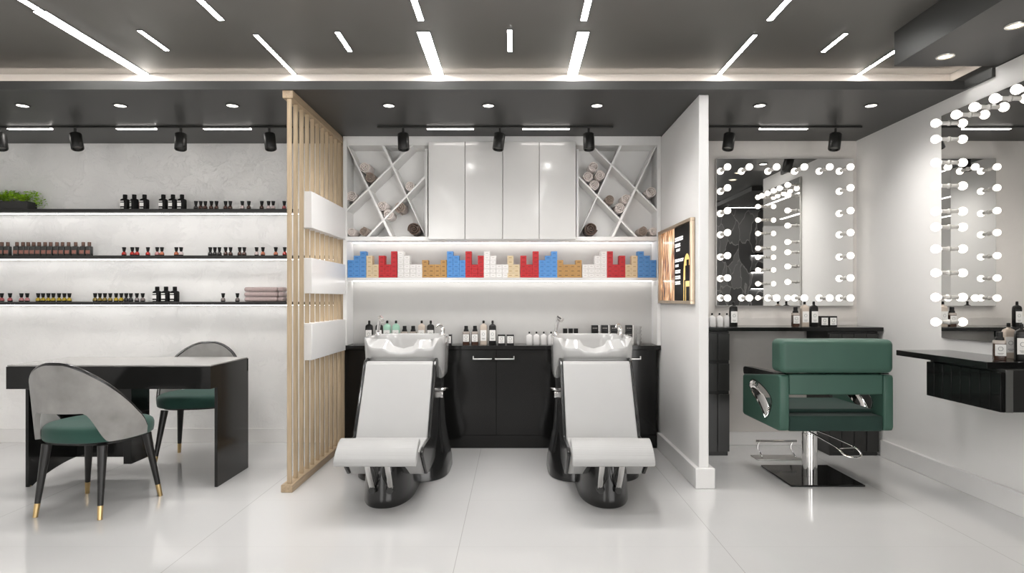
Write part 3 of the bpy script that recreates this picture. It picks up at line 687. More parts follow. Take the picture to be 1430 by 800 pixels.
# ------------------------------------------------------------------ shampoo chairs (local: x centre, y = depth-4.3)
def shampoo_chair(label):
    t = thing('shampoo_chair', (0, 4.3, 0), label, 'shampoo chair', 'white shampoo chairs with basins')
    # front pedestal, D shaped
    def dring(s_, z, fy=0):
        pts = []
        n = 28
        for k in range(n+1):
            a = PI+PI*k/n
            pts.append((.152*s_*math.copysign(abs(math.cos(a))**(2/2.3), math.cos(a)), 3.95+fy+.32*s_*math.copysign(abs(math.sin(a))**(2/2.1), math.sin(a)), z))
        pts += [(.152*s_, 4.18, z), (-.152*s_, 4.18, z)]
        return pts
    MB().loft([dring(.985, .0005), dring(1., .006), dring(.99, .05), dring(.965, .15), dring(.95, .24), dring(.93, .262), dring(.85, .272)]).build('front_pedestal', M_blackp, t)
    # rear column
    lv = [(.0005,.312,.355,4.50), (.006,.317,.36,4.50), (.07,.313,.355,4.50), (.17,.290,.335,4.51), (.30,.264,.30,4.53), (.50,.252,.27,4.55), (.66,.25,.25,4.56), (.70,.20,.2,4.57)]
    c = MB().loft([sring(0, cy, a, bb, z, 3.4, 96) for z, a, bb, cy in lv]).build('rear_column', M_blackp, t)
    # slots on both flanks, dark plates painted for the recess shade
    def colpt(z, phi, off):
        for i in range(len(lv)-1):
            if lv[i][0] <= z <= lv[i+1][0]:
                f = (z-lv[i][0])/(lv[i+1][0]-lv[i][0]); a, bb, cy = [lerp(lv[i][k], lv[i+1][k], f) for k in (1,2,3)]; break
        e = 3.4; cs, sn = math.cos(phi), math.sin(phi)
        return Vector((((a+off)*math.copysign(abs(cs)**(2/e), cs)), cy+(bb+off)*math.copysign(abs(sn)**(2/e), sn), z))
    M_slot = mat('slot_shade_black', (.003,.003,.003), .7, noise=.05)
    for sd in (1, -1):
        rows_ = []
        n = 22
        for i in range(n+1):
            z = lerp(.16, .56, i/n); wdt = .035
            dz = min(z-.16, .56-z); ww = wdt*min(1, math.sqrt(max(0.02, 1-max(0, 1-dz/.03)**2)))
            row = []
            for j in range(7):
                ph = math.radians(-24)+ (j/6-.5)*2*ww*2.2
                p = colpt(z, ph, .0025); row.append((sd*p.x, p.y, p.z))
            rows_.append(row)
        V = [p for r in rows_ for p in r]; Fs = [(i*7+j, i*7+j+1, (i+1)*7+j+1, (i+1)*7+j) for i in range(n) for j in range(6)]
        MB().poly(V, Fs, True).build('slot', M_slot, c)
    # side shells
    side = [(4.335,.80),(4.30,.815),(4.235,.80),(4.205,.775),(3.955,.385),(3.945,.352),(3.66,.352),(3.615,.335),(3.61,.315),(3.80,.155),(3.98,.15),(4.15,.16),(4.30,.30),(4.40,.62)]
    for sd in (1, -1):
        MB().prism(side, sd*.226, sd*.246, 'x', r=.006, seg=2).build('side_shell', M_blackp, t)
    # upholstery
    bk = [(3.925,.345),(4.195,.785),(4.225,.80),(4.26,.785),(4.00,.33)]
    MB().prism(bk, -.2245, .2245, 'x', r=.008, seg=3).build('backrest', M_vinyl, t)
    st = [(3.96,.35),(3.66,.346),(3.625,.33),(3.82,.150),(4.0,.150),(4.05,.30)]
    MB().prism(st, -.2245, .2245, 'x', r=.006, seg=2).build('seat', M_vinyl, t)
    lp = curve_pts([(3.605,.418,0),(3.56,.408,0),(3.50,.375,0),(3.455,.333,0)], 12)
    prof = [(p.x, p.y) for p in lp]+[(3.448,.318),(3.452,.296),(3.468,.288)]+[(p.x+.028, p.y-.036) for p in lp[::-1]][1:]
    MB().prism(prof, -.228, .228, 'x', r=.007, seg=2).build('leg_rest', M_vinyl, t)
    # chrome brackets under the leg rest with black pivots
    for sd in (1, -1):
        pts = curve_pts([(sd*.056,3.50,.325),(sd*.056,3.535,.26),(sd*.055,3.59,.18),(sd*.052,3.632,.118)], 14)
        MB().tube(pts, .011, n=10, scale=(1,1.5)).build('chrome_bracket', M_chrome, t)
        MB().cyl((sd*.052,3.612,.110),(sd*.052,3.67,.110), .019, n=18).build('pivot', M_blackm, t)
        MB().tube(curve_pts([(sd*.035,3.53,.30),(sd*.020,3.585,.20),(sd*.045,3.63,.125)], 10), .005, n=8).build('cable', M_blackm, t)
    # side lever
    for sd in (1, -1):
        b = MB(); b.box(*sorted((sd*.235, sd*.275)), 4.36, 4.40, .53, .572, r=.006, seg=2)
        b.tube(curve_pts([(sd*.245,4.36,.585),(sd*.275,4.36,.590),(sd*.295,4.42,.586),(sd*.275,4.50,.578)], 14), .009, n=10)
        b.build('chrome_lever', M_chrome, t)
    # ceramic basin
    n = 96; cy = 4.55; A, B = .283, .305
    def pl(k, s_):
        a = 2*PI*k/n; c_, s2 = math.cos(a), math.sin(a); e = 4.2
        return A*s_*math.copysign(abs(c_)**(2/e), c_), B*s_*math.copysign(abs(s2)**(2/e), s2)
    def front(y): return smooth((-y-.12)/.16)           # 1 at the front lip
    def notch(x): return smooth((.115-abs(x))/.05)*(1-.25*min(1,(x/.09)**2))
    R = []
    def ring(fn): R.append([fn(k) for k in range(n)])
    def o_bot(s_, dz=0):
        def f(k):
            x, y = pl(k, s_); fr = front(y/s_); return (x, cy+y+(.02*fr), lerp(.655, .770, fr)+dz)
        return f
    ring(o_bot(.55, .0)); ring(o_bot(.90, .0)); ring(o_bot(.955, .012)); ring(o_bot(.968, .04))
    def o_mid(f_):
        def f(k):
            x, y = pl(k, lerp(.97, 1., f_)); fr = front(y); z = lerp(lerp(.70, .815, fr), rim(k)-.02, f_)
            return (x, cy+y+.012*fr*(1-f_), z)
        return f
    def rim(k):
        x, y = pl(k, 1.); fr = smooth((-y-.20)/.10)*smooth((.265-abs(x))/.045)
        z = lerp(.952, .885, fr) - notch(x)*.030*fr
        return z
    ring(o_mid(0.)); ring(o_mid(.45)); ring(o_mid(.85))
    def r_out(k):
        x, y = pl(k, .998); return (x, cy+y, rim(k)-.006)
    def r_top(k):
        x, y = pl(k, .985); return (x, cy+y, rim(k))
    ring(r_out); ring(r_top)
    def inner(s_, zf):
        def f(k):
            x, y = pl(k, s_); fr = smooth((-y/s_-.20)/.10)*smooth((.25-abs(x/s_))/.05)
            return (x, cy+y+.085*fr*(1 if s_ > .6 else .4), zf(x/s_, fr))
        return f
    ring(inner(.93, lambda x, fr: lerp(.950, .925-notch(x)*.055, fr)))
    ring(inner(.91, lambda x, fr: lerp(.944, .938-notch(x)*.065, fr)))
    ring(inner(.88, lambda x, fr: lerp(.90, .915-notch(x)*.06, fr)))
    ring(inner(.80, lambda x, fr: .78)); ring(inner(.60, lambda x, fr: .715)); ring(inner(.15, lambda x, fr: .70))
    bs_ = MB().loft(R).build('basin', M_ceramic, t)
    MB().lathe([(.024, .702), (.024, .708), (.012, .711), (.001, .711)], (0, 4.56, 0), n=20).build('drain', M_chrome, bs_)
    # hand shower on the left rim, mixer lever on the right rim
    h = MB(); h.lathe([(.022, .9505), (.022, .957), (.015, .962), (.012, .975)], (-.245, 4.66, 0), n=18)
    h.tube(curve_pts([(-.245,4.66,.965),(-.240,4.657,1.0),(-.232,4.652,1.045),(-.222,4.643,1.075)], 14), lambda f: lerp(.010, .017, f), n=12)
    h.cyl((-.226,4.652,1.082),(-.200,4.612,1.060), .017, .020, n=18)
    h.build('hand_shower', M_chrome, t)
    MB().cyl((-.1998,4.6116,1.0598),(-.1985,4.6096,1.0588), .015, n=18).build('spray_face', M_steel, t)
    h = MB(); h.lathe([(.026, .9505), (.026, .956), (.020, .960), (.0195, .985), (.021, .992), (.017, 1.004), (.008, 1.010)], (.235, 4.66, 0), n=20)
    h.tube(curve_pts([(.235,4.66,1.0),(.228,4.645,1.022),(.205,4.625,1.026),(.196,4.61,1.008)], 12), lambda f: lerp(.013, .007, f), n=10)
    h.build('mixer_tap', M_chrome, t)
    return t
sh = shampoo_chair('white shampoo chair with ceramic basin next to the wooden screen')
sh2 = copy_tree(sh, (.548, 4.3, 0), None, 'white shampoo chair with ceramic basin next to the partition wall')
sh.location = (-.775, 4.3, 0)

# ------------------------------------------------------------------ green styling chair
t = thing('styling_chair', (2.03, 4.3, 0), 'green salon chair on a square base facing the bulb mirror', 'salon chair')
b = MB(); b.box(1.788, 2.272, 4.054, 4.55, .0005, .012, r=.003, seg=1)
M_plate = mat('black_chrome_plate', (.05,.05,.05), .10, metal=.9, noise=.03)
b.build('base_plate', M_plate, t)
MB().lathe([(.050,.0125),(.050,.018),(.050,.285),(.050,.298),(.0492,.3005),(.0465,.3015),(.046,.303),(.046,.315),(.046,.372)], (2.02, 4.29, 0), n=32).build('column', M_chrome, t)
MB().box(1.86, 2.20, 4.12, 4.46, .360, .379, r=.003, seg=1).build('seat_mount', M_blackm, t)
def yz(px, py, X): d = X*F/(px-CX); return (d, wz(py, d))
# side arm panels with tear drop openings
outer = [(3.955,.735),(3.947,.72),(3.945,.41),(3.955,.388),(3.985,.380),(4.57,.376),(4.592,.385),(4.597,.40),(4.593,.655),(4.580,.668),(3.985,.738)]
hole = [(4.50,.560),(4.505,.595),(4.470,.632),(4.42,.642),(4.36,.625),(4.27,.575),(4.19,.50),(4.165,.455),(4.20,.435),(4.225,.420),(4.25,.425),(4.27,.455),(4.33,.500),(4.40,.535),(4.46,.545)]
hp = curve_pts([(a, c, 0) for a, c in [(4.47,.602),(4.44,.640),(4.375,.654),(4.25,.638),(4.125,.598),(4.075,.555),(4.09,.50),(4.14,.443),(4.18,.424)]], 44)
hp2 = curve_pts([(a, c, 0) for a, c in [(4.18,.424),(4.215,.452),(4.30,.508),(4.40,.553),(4.47,.602)]], 30)
HP = [(p.x, p.y) for p in hp]+[(p.x, p.y) for p in hp2][1:-1]
def panel_with_hole(name, o, h, x0, x1, bev, m, parent):
    cu = bpy.data.curves.new('outline', 'CURVE'); cu.dimensions = '2D'; cu.fill_mode = 'BOTH'
    for pts in (o, h):
        s = cu.splines.new('POLY'); s.points.add(len(pts)-1); s.use_cyclic_u = True
        for i, p in enumerate(pts): s.points[i].co = (p[0], p[1], 0, 1)
    cu.extrude = (x1-x0)/2-bev; cu.bevel_depth = bev; cu.bevel_resolution = 2; cu.offset = -bev
    tmp = bpy.data.objects.new('tmp', cu); COL.objects.link(tmp); dg = bpy.context.evaluated_depsgraph_get()
    me = bpy.data.meshes.new_from_object(tmp.evaluated_get(dg)); bpy.data.objects.remove(tmp); bpy.data.curves.remove(cu)
    # curve lies in xy with depth z -> map (x,y,z) to (depth, height, side)
    me.transform(Matrix(((0,0,1,(x0+x1)/2),(1,0,0,0),(0,1,0,0),(0,0,0,1))))
    off = parent_world(parent); me.transform(Matrix.Translation(-off))
    me.materials.clear(); me.materials.append(m); me.name = name
    for p in me.polygons: p.material_index = 0
    o_ = bpy.data.objects.new(name, me); COL.objects.link(o_); o_.parent = parent
    return o_
from mathutils.geometry import tessellate_polygon
def shrink(pts, s_):
    cx = sum(p[0] for p in pts)/len(pts); cy = sum(p[1] for p in pts)/len(pts)
    return [(cx+(p[0]-cx)*s_, cy+(p[1]-cy)*s_) for p in pts]
for x0, x1, sgn in ((1.672, 1.732, -1), (2.328, 2.389, 1)):
    a = panel_with_hole('arm_panel', outer, HP, x0, x1, .010, M_greenL, t)
    # chrome lining of the opening: thin sleeve plus a bowed plate across its lower side
    b = MB(); n = len(HP); IN = shrink(HP, .965)
    vs = [(x0-.001, *p) for p in HP]+[(x1+.001, *p) for p in HP]+[(x0-.001, *p) for p in IN]+[(x1+.001, *p) for p in IN]
    fs = []
    for i in range(n):
        j = (i+1) % n
        fs += [(i, j, n+j, n+i), (2*n+i, 3*n+i, 3*n+j, 2*n+j), (i, 2*n+i, 2*n+j, j), (n+i, n+j, 3*n+j, 3*n+i)]
    b.poly(vs, fs, True)
    low = [(p.x, p.y) for p in hp2]; m_ = len(low); W = 7
    vs, fs = [], []
    for i, p in enumerate(low):
        f = i/(m_-1); hgt = .058*math.sin(PI*f)**.7
        for j in range(W):
            g = j/(W-1); nx, ny = -.5, .86
            vs.append((lerp(x0+.004, x1-.004, g), p[0]+nx*(hgt*(.25+.75*math.sin(PI*g))), p[1]+ny*(hgt*(.25+.75*math.sin(PI*g)))))
    for i in range(m_-1):
        for j in range(W-1): fs.append((i*W+j, i*W+j+1, (i+1)*W+j+1, (i+1)*W+j))
    b.poly(vs, fs, True)
    b.build('chrome_insert', M_chrome, t)
    pad = [(3.985,.7395),(4.585,.669),(4.596,.690),(4.596,.712),(4.585,.724),(4.56,.728),(3.985,.746)]
    MB().prism(pad, x0+.004, x1-.004, 'x', r=.004, seg=2).build('arm_pad', M_blackp, t)
# back cushion with rounded ends, lower back panel, seat
cz0, cz1 = .750, .962
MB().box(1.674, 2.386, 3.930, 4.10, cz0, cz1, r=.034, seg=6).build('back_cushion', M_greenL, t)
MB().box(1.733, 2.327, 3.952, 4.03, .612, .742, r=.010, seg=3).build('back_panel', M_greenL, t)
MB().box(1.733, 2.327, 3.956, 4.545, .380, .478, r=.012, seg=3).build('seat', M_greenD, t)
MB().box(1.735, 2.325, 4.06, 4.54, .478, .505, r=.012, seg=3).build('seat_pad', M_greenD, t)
# hydraulic pedal loop
pts = [(2.04,4.23,.330),(2.12,4.10,.298),(2.185,4.01,.262),(2.205,3.985,.222),(2.165,3.965,.213),(2.10,3.975,.222),(2.07,4.02,.262),(2.03,4.10,.292),(1.985,4.22,.325)]
b = MB(); b.tube(curve_pts(pts, 40), .0065, n=10); b.cyl((2.075,4.02,.258),(2.175,4.015,.266), .005, n=8)
b.build('pump_pedal', M_chrome, t)
# chrome foot rest
t = thing('footrest', (1.99, 4.78, 0), 'chrome footrest bar on a floor plate before the green chair', 'footrest')
MB().box(1.83, 2.17, 4.715, 4.86, .0005, .008, r=.002, seg=1).build('floor_plate', M_steel, t)
MB().cyl((1.845,4.79,.130),(2.155,4.79,.130), .011, n=16).build('foot_bar', M_chrome, t)
for x in (1.872, 2.125):
    MB().tube(curve_pts([(x,4.79,.122),(x-.012,4.79,.095),(x-.014,4.785,.07),(x,4.78,.045),(x+.006,4.76,.018),(x+.004,4.745,.009)], 18), .006, n=10).build('leg', M_chrome, t)
# ------------------------------------------------------------------ rolled towels in the two racks
def roll_mesh(R, L, m, rnd):
    turns = 3.1; n = int(turns*30); th = R*.9/turns*.60
    pts_o, pts_i = [], []
    for i in range(n+1):
        f = i/n; a = 2*PI*turns*f; r = lerp(R*.10, R-.0012, f); r -= R*.9/turns*.36*smooth((f-(1-.45/turns))/(.45/turns))
        w = 1+.012*math.sin(3*a+rnd); sq = .985
        pts_o.append((r*w*math.cos(a+rnd), r*w*math.sin(a+rnd)*sq)); r2 = max(.0008, r-th)
        pts_i.append((r2*w*math.cos(a+rnd), r2*w*math.sin(a+rnd)*sq))
    b = bmesh.new()
    ys = [0, .004, L-.004, L]; off = [.0018, 0, 0, .0018]
    def mk(p, y, ins, sgn):
        r = math.hypot(*p) or 1e-6; k = 1-sgn*ins/r if r > ins*2 else 1
        return b.verts.new((p[0]*k, y, p[1]*k))
    VO = [[mk(p, ys[j], off[j], 1) for p in pts_o] for j in range(4)]
    VI = [[mk(p, ys[j], off[j], -1) for p in pts_i] for j in range(4)]
    for j in range(3):
        for i in range(n):
            b.faces.new((VO[j][i], VO[j][i+1], VO[j+1][i+1], VO[j+1][i])).smooth = True
            b.faces.new((VI[j][i], VI[j+1][i], VI[j+1][i+1], VI[j][i+1])).smooth = True
        for i in (0, n): b.faces.new((VO[j][i], VO[j+1][i], VI[j+1][i], VI[j][i]))
    for j in (0, 3):
        for i in range(n): b.faces.new((VO[j][i], VI[j][i], VI[j][i+1], VO[j][i+1]))
    mb = MB(); mb._merge(b, m); return mb
# crop pixel -> frame pixel; (x, y, radius px, cloth, depth of front face, length, label)
def RL(x, y): return (470+x/5.333, 190+y/5.333)
def RRt(x, y): return (795+x/5.333, 190+y/5.333)
TW = [
 (RL(209,229), 8.7, 'c', 'cream rolled towel, upper of two in the top left bay of the left rack'),
 (RL(246,306), 8.2, 'b', 'taupe rolled towel below a cream one in the left rack top bay'),
 (RL(110,448), 8.4, 'c', 'cream rolled towel alone against the left side of the left rack'),
 (RL(548,371), 8.0, 'c', 'cream rolled towel alone in the right bay of the left rack'),
 (RL(338,517), 8.1, 'c', 'cream rolled towel at left of the middle trio in the left rack'),
 (RL(384,584), 8.3, 'c', 'cream rolled towel lowest of the middle trio in the left rack'),
 (RL(473,532), 9.0, 'b', 'taupe rolled towel at right of the middle trio in the left rack'),
 (RL(112,716), 6.8, 'c', 'small cream rolled towel in the bottom left corner of left rack'),
 (RL(200,712), 7.4, 'b', 'taupe rolled towel beside the small cream one on the left rack floor'),
 (RL(575,693), 10.4, 'd', 'dark brown thick rolled towel on the left rack floor'),
 (RRt(182,227), 8.0, 'c', 'cream rolled towel on top of the stack of four in the right rack'),
 (RRt(140,298), 8.0, 'c', 'cream rolled towel at left of the stack of four in right rack'),
 (RRt(228,289), 8.0, 'c', 'cream rolled towel at right of the stack of four in right rack'),
 (RRt(188,366), 8.2, 'c', 'cream rolled towel at the foot of the stack of four in right rack'),
 (RRt(304,471), 7.6, 'b', 'taupe rolled towel at left of the middle trio in the right rack'),
 (RRt(424,464), 8.0, 'c', 'cream rolled towel at right of the middle trio in the right rack'),
 (RRt(376,536), 8.3, 'c', 'cream rolled towel lowest of the middle trio in the right rack'),
 (RRt(613,418), 8.6, 'c', 'cream rolled towel alone against the right side of the right rack'),
 (RRt(163,690), 10.6, 'd', 'dark brown thick rolled towel on the right rack floor'),
 (RRt(548,706), 7.7, 'b', 'taupe rolled towel on the right rack floor beside a cream one'),
 (RRt(628,714), 7.0, 'c', 'cream rolled towel in the bottom right corner of right rack'),
]
yf = 5.095
for i, ((px, py), rp, cl, lb) in enumerate(TW):
    R = rp*yf/F; x, z = wx(px, yf), wz(py, yf)
    z = max(z, 1.7245+R*1.0+.001)
    o = roll_mesh(R, .165, {'c': M_towel, 'b': M_towelb, 'd': M_toweld}[cl], i*1.7).build('rolled_towel')
    o.location = (x, yf, z); tag(o, lb, 'towel', 'rolled towels in the left rack' if i < 10 else 'rolled towels in the right rack')

# ------------------------------------------------------------------ cartons on the lit shelf
def carton_mesh(name, col, ink, line):
    m = mat(name+'_card', col, .45, noise=.04, nscale=40); mk = mat(name+'_print', ink, .5, noise=.05); ln = mat(name+'_line', line, .5, noise=.03)
    b = MB(); W, D_, H = .0494, .075, .0352
    b.box(-W/2, W/2, 0, D_, 0, H, r=.0008, seg=1, m=m)
    b.box(-.011, .011, -.0006, .0003, .016, .0215, m=mk)
    for z in (.0045, .0305): b.box(-.020, .020, -.0005, .0003, z-.0007, z+.0007, m=ln)
    for x in (-.0205, .0205): b.box(x-.0007, x+.0007, -.0005, .0003, .0045, .0305, m=ln)
    o = b.build('carton'); return o
CT = {'b': carton_mesh('light_blue', (.065,.235,.55), (.03,.10,.30), (.22,.42,.70)),
      'r': carton_mesh('red', (.45,.008,.013), (.16,.003,.006), (.55,.05,.06)),
      'w': carton_mesh('white', (.76,.745,.73), (.50,.47,.45), (.42,.39,.37)),
      'y': carton_mesh('cream', (.60,.475,.30), (.34,.24,.12), (.70,.60,.43)),
      't': carton_mesh('tan', (.42,.23,.07), (.07,.035,.015), (.54,.34,.14))}
CN = {'b': 'light blue', 'r': 'red', 'w': 'white', 'y': 'cream', 't': 'tan'}
ST_ = [('b', 485.1, (4,5,6)), ('y', 511.2, (5,3)), ('r', 528.5, (5,3,6)), ('w', 555., (6,5,3,3)), ('t', 589.2, (4,3,3,4)), ('b', 624.1, (6,5,4)), ('r', 649.9, (6,3,5)),
       ('w', 675.6, (6,5,3,3)), ('y', 708.5, (5,3)), ('r', 726.7, (5,3,6)), ('b', 752.6, (4,5,6)), ('t', 778.2, (4,3,3,4)), ('w', 813.3, (3,3,5,6)), ('r', 847.7, (6,3,5)), ('y', 873.6, (3,5)), ('b', 891., (6,5,4))]
seen = {}; tot = {}
for c, *_ in ST_: tot[c] = tot.get(c, 0)+1
first = {c: True for c in CT}
for c, px0, cols_ in ST_:
    k = seen.get(c, 0); seen[c] = k+1
    name = {0: 'leftmost', tot[c]-1: 'rightmost'}.get(k, ORD[k])
    if tot[c] == 3 and k == 1: name = 'middle'
    for j, h in enumerate(cols_):
        px = px0+8.63*(j+.5); x = -1.3625+(px-485.)*(2.5145/432.)
        cn = ({0: 'left', 1: 'right'} if len(cols_) == 2 else {0: 'left', 1: 'middle', 2: 'right'} if len(cols_) == 3 else {0: 'first', 1: 'second', 2: 'third', 3: 'fourth'})[j]
        for i in range(h):
            lb = f'{CN[c]} carton, {ORD[i]} from bottom in {cn} column of the {name} {CN[c]} stack'
            if first[c]: o = CT[c]; first[c] = False
            else: o = CT[c].copy(); COL.objects.link(o)
            o.location = (x+random.uniform(-.0002,.0002), 5.094+random.uniform(0,.001), 1.3914+i*.0358)
            tag(o, lb, 'carton', f'{CN[c]} cartons on the lit shelf')

# ------------------------------------------------------------------ salon bottles (local: front faces -y)
M_cap = mat('black_plastic_cap', (.006,.006,.006), .4, spec=.3, noise=.05)
M_beige = mat('beige_bottle', (.52,.44,.37), .3, noise=.03)
M_mint = mat('mint_bottle', (.33,.56,.44), .3, noise=.03)
M_dkb = mat('dark_bottle', (.008,.0078,.0075), .28, spec=.3, noise=.05)
M_blk = mat('black_apothecary_bottle', (.004,.004,.004), .5, spec=.2, noise=.05)
M_amber = mat('amber_brown_bottle', (.06,.028,.018), .15, coat=.4, noise=.1)
M_smoke = mat('smoky_beige_glass', (.42,.37,.33), .2, noise=.05)
M_wplast = mat('white_bottle_plastic', (.74,.73,.72), .32, noise=.02)
M_emb = mat('grey_print', (.16,.155,.15), .6, noise=.05)
def label_part(parent, w, z0, z1, y, m=M_label, ring=True, z_c=None):
    l = MB().box(-w/2, w/2, y-.0008, y+.0005, z0, z1, m=m).build('label', None, parent)
    if ring:
        R = min(w*.22, .011); zc = z_c or lerp(z0, z1, .62)
        e = MB(); e.tube([(R*math.cos(2*PI*k/20), y-.0011, zc+R*math.sin(2*PI*k/20)) for k in range(20)], .0011, n=6, closed=True)
        e.box(-w*.28, w*.28, y-.0012, y-.0007, z0+(z1-z0)*.20, z0+(z1-z0)*.23); e.box(-w*.2, w*.2, y-.0012, y-.0007, z0+(z1-z0)*.12, z0+(z1-z0)*.145)
        e.build('emblem', M_emb, l)
    return l
def rrect(a, b, z, r=.3, n=32, cy=0): return sring(0, cy, a, b, z, 5., n)
def tall_bottle(bm_, sm=None):
    """square bodied bottle, domed shoulder, slim black cap"""
    t = thing('bottle', (0,0,0), 'bottle', 'bottle')
    a, b = .0300, .0215; MB_ = MB()
    MB_.loft([rrect(a*.96, b*.96, .0005), rrect(a, b, .004), rrect(a, b, .135)], m=bm_)
    MB_.build('body', None, t)
    MB().loft([rrect(a*.995, b*.995, .1352), rrect(a*.98, b*.96, .150), rrect(a*.85, b*.85, .161), rrect(a*.5, b*.55, .168), rrect(.0085, .0085, .171), rrect(.0075, .0075, .1765)]).build('shoulder', sm or bm_, t)
    MB().lathe([(.0095,.1768),(.0098,.178),(.0092,.198),(.006,.2005),(.001,.2005)], n=18).build('cap', M_cap, t)
    label_part(t, .050, .034, .122, -b)
    return t
def short_bottle(bm_, sm):
    t = thing('bottle', (0,0,0), 'bottle', 'bottle'); a, b = .0290, .0205
    MB().loft([rrect(a*.96, b*.96, .0005), rrect(a, b, .004), rrect(a, b, .092)]).build('body', bm_, t)
    MB().loft([rrect(a, b, .0922), rrect(a, b, .102), rrect(a*.97, b*.95, .1075), rrect(a*.75, b*.75, .110)]).build('shoulder', sm, t)
    MB().loft([sring(0,0,.0215,.017,.1102,3,24), sring(0,0,.0195,.016,.125,3,24), sring(0,0,.0155,.0135,.128,3,24), sring(0,0,.0150,.0130,.156,3,24)], smooth=False).build('cap', M_cap, t)
    label_part(t, .050, .026, .088, -b)
    return t
def jar_box():
    t = thing('product_box', (0,0,0), 'box', 'box'); a = .0305
    MB().box(-a, a, -.028, .028, .0005, .0845, r=.0015, seg=1).build('body', M_dkb, t)
    label_part(t, .050, .014, .072, -.028)
    return t
def white_bottle():
    t = thing('bottle', (0,0,0), 'bottle', 'bottle'); a, b = .0255, .0175
    MB().loft([rrect(a*.93, b*.93, .0005), rrect(a, b, .005), rrect(a, b, .060), rrect(a*.95, b*.95, .070), rrect(a*.78, b*.8, .079), rrect(a*.4, b*.5, .084), rrect(.006,.006,.0865), rrect(.0055,.0055,.092)]).build('body', M_wplast, t)
    MB().lathe([(.0065,.0922),(.0075,.094),(.0075,.104),(.005,.108),(.001,.1085)], n=16).build('cap', M_cap, t)
    label_part(t, .032, .018, .058, -b, M_wplast, False)
    return t
BT = {'tb': tall_bottle(M_beige), 'tg': tall_bottle(M_mint), 'tk': tall_bottle(M_dkb), 'sk': short_bottle(M_amber, M_smoke), 'jb': jar_box(), 'wb': white_bottle()}
used = set()
def put(kind, px, d, z, label, group=None, rz=0., X=None, cat=None):
    o = BT[kind] if kind not in used else copy_tree(BT[kind]); used.add(kind)
    o.location = (wx(px, d) if X is None else X, d, z); o.rotation_euler = (0, 0, rz); o['label'] = label
    if group: o['group'] = group
    if cat: o['category'] = cat
    return o
G1 = 'products on the worktop behind the basins'
dC = 5.18; zC = WT+.0003
for k, px, lb in [('tk', 515.6, 'black square bottle half hidden by the left hand shower, screen side'), ('tk', 529.6, 'black square bottle between the left hand shower and the mint bottles'),
                  ('tg', 540.8, 'mint green bottle behind the left basin, first of the pair'), ('tg', 553.1, 'mint green bottle behind the left basin, second of the pair'),
                  ('sk', 565.1, 'short brown bottle next to the mint bottles behind left basin'), ('sk', 577.0, 'short brown bottle next to the beige one behind left basin'),
                  ('tb', 588.9, 'tall beige bottle behind the left basin'), ('tk', 601.5, 'black tall bottle behind the left basin near its mixer tap'),
                  ('jb', 626.0, 'black box with white label peeping out beside the left basin'),
                  ('sk', 651.0, 'short brown bottle, first in the row between the two basins'), ('sk', 663.3, 'short brown bottle, second in the row between the two basins'),
                  ('tb', 675.3, 'tall beige bottle in the row between the two basins'), ('tk', 687.9, 'tall black bottle in the row between the two basins'),
                  ('jb', 700.4, 'black box with white label right after the tall black bottle'), ('jb', 712.6, 'black box with white label nearest the white bottles'),
                  ('wb', 739.2, 'white rounded bottle beside the right basin, first of four'), ('wb', 749.2, 'white rounded bottle beside the right basin, second of four'),
                  ('wb', 759.4, 'white rounded bottle beside the right basin, third of four'), ('wb', 769.6, 'white rounded bottle fourth of four, partly behind the right basin')]:
    put(k, px, dC, zC, lb, G1)
# dark slim boxes, stacks of jars and white bowls behind the right basin
for px, lb in ((789.0, 'slim black carton behind the right basin, nearest its hand shower'), (796.8, 'slim black carton behind the right basin, middle of three'), (804.1, 'slim black carton behind the right basin, last of three')):
    x = wx(px, dC); o = MB().box(-.0175, .0175, -.02, .02, 0, .135, r=.001, seg=1).build('slim_carton', M_dkb); o.location = (x, dC, zC)
    tag(o, lb, 'box', 'slim black cartons behind the right basin')
M_dot = mat('pale_dot_print', (.45,.43,.40), .6, noise=.05)
def jar(parent_label):
    t = thing('cosmetic_jar', (0,0,0), parent_label, 'jar', 'stacked black jars behind the right basin')
    MB().box(-.0275, .0275, -.022, .022, .0005, .0535, r=.003, seg=2).build('body', M_dkb, t)
    b = MB(); [b.box(x-.004, x+.004, -.0226, -.0218, .026, .032) for x in (-.014, 0, .014)]; b.build('print_dots', M_dot, t)
    MB().box(.0277, .0375, -.021, .022, .0005, .0535, r=.001, seg=1).build('white_sleeve', M_label, t)
    return t
J = None; hn = ['bottom', 'middle', 'top']
for px, nm in ((831, 'first'), (844.8, 'second'), (857.8, 'third'), (878.5, 'fourth')):
    for i in range(3):
        lb = f'black jar with white side, {hn[i]} of the {nm} stack behind the right basin'
        if J is None: J = jar(lb); o = J
        else: o = copy_tree(J, label=lb)
        o.location = (wx(px, dC)-.003, dC, zC+i*.0543)
for i in range(5):
    o = MB().lathe([(.012,.0003),(.014,.001),(.021,.020),(.022,.0262),(.0225,.0300),(.020,.0300),(.019,.027),(.010,.006),(.001,.005)], n=24).build('bowl', M_ceramic)
    o.location = (wx(891.0, dC)+.006, dC, zC+i*.0303); tag(o, f'small white bowl, {ORD[i]} from the bottom of the stack by the right basin', 'bowl', 'stacked white bowls')
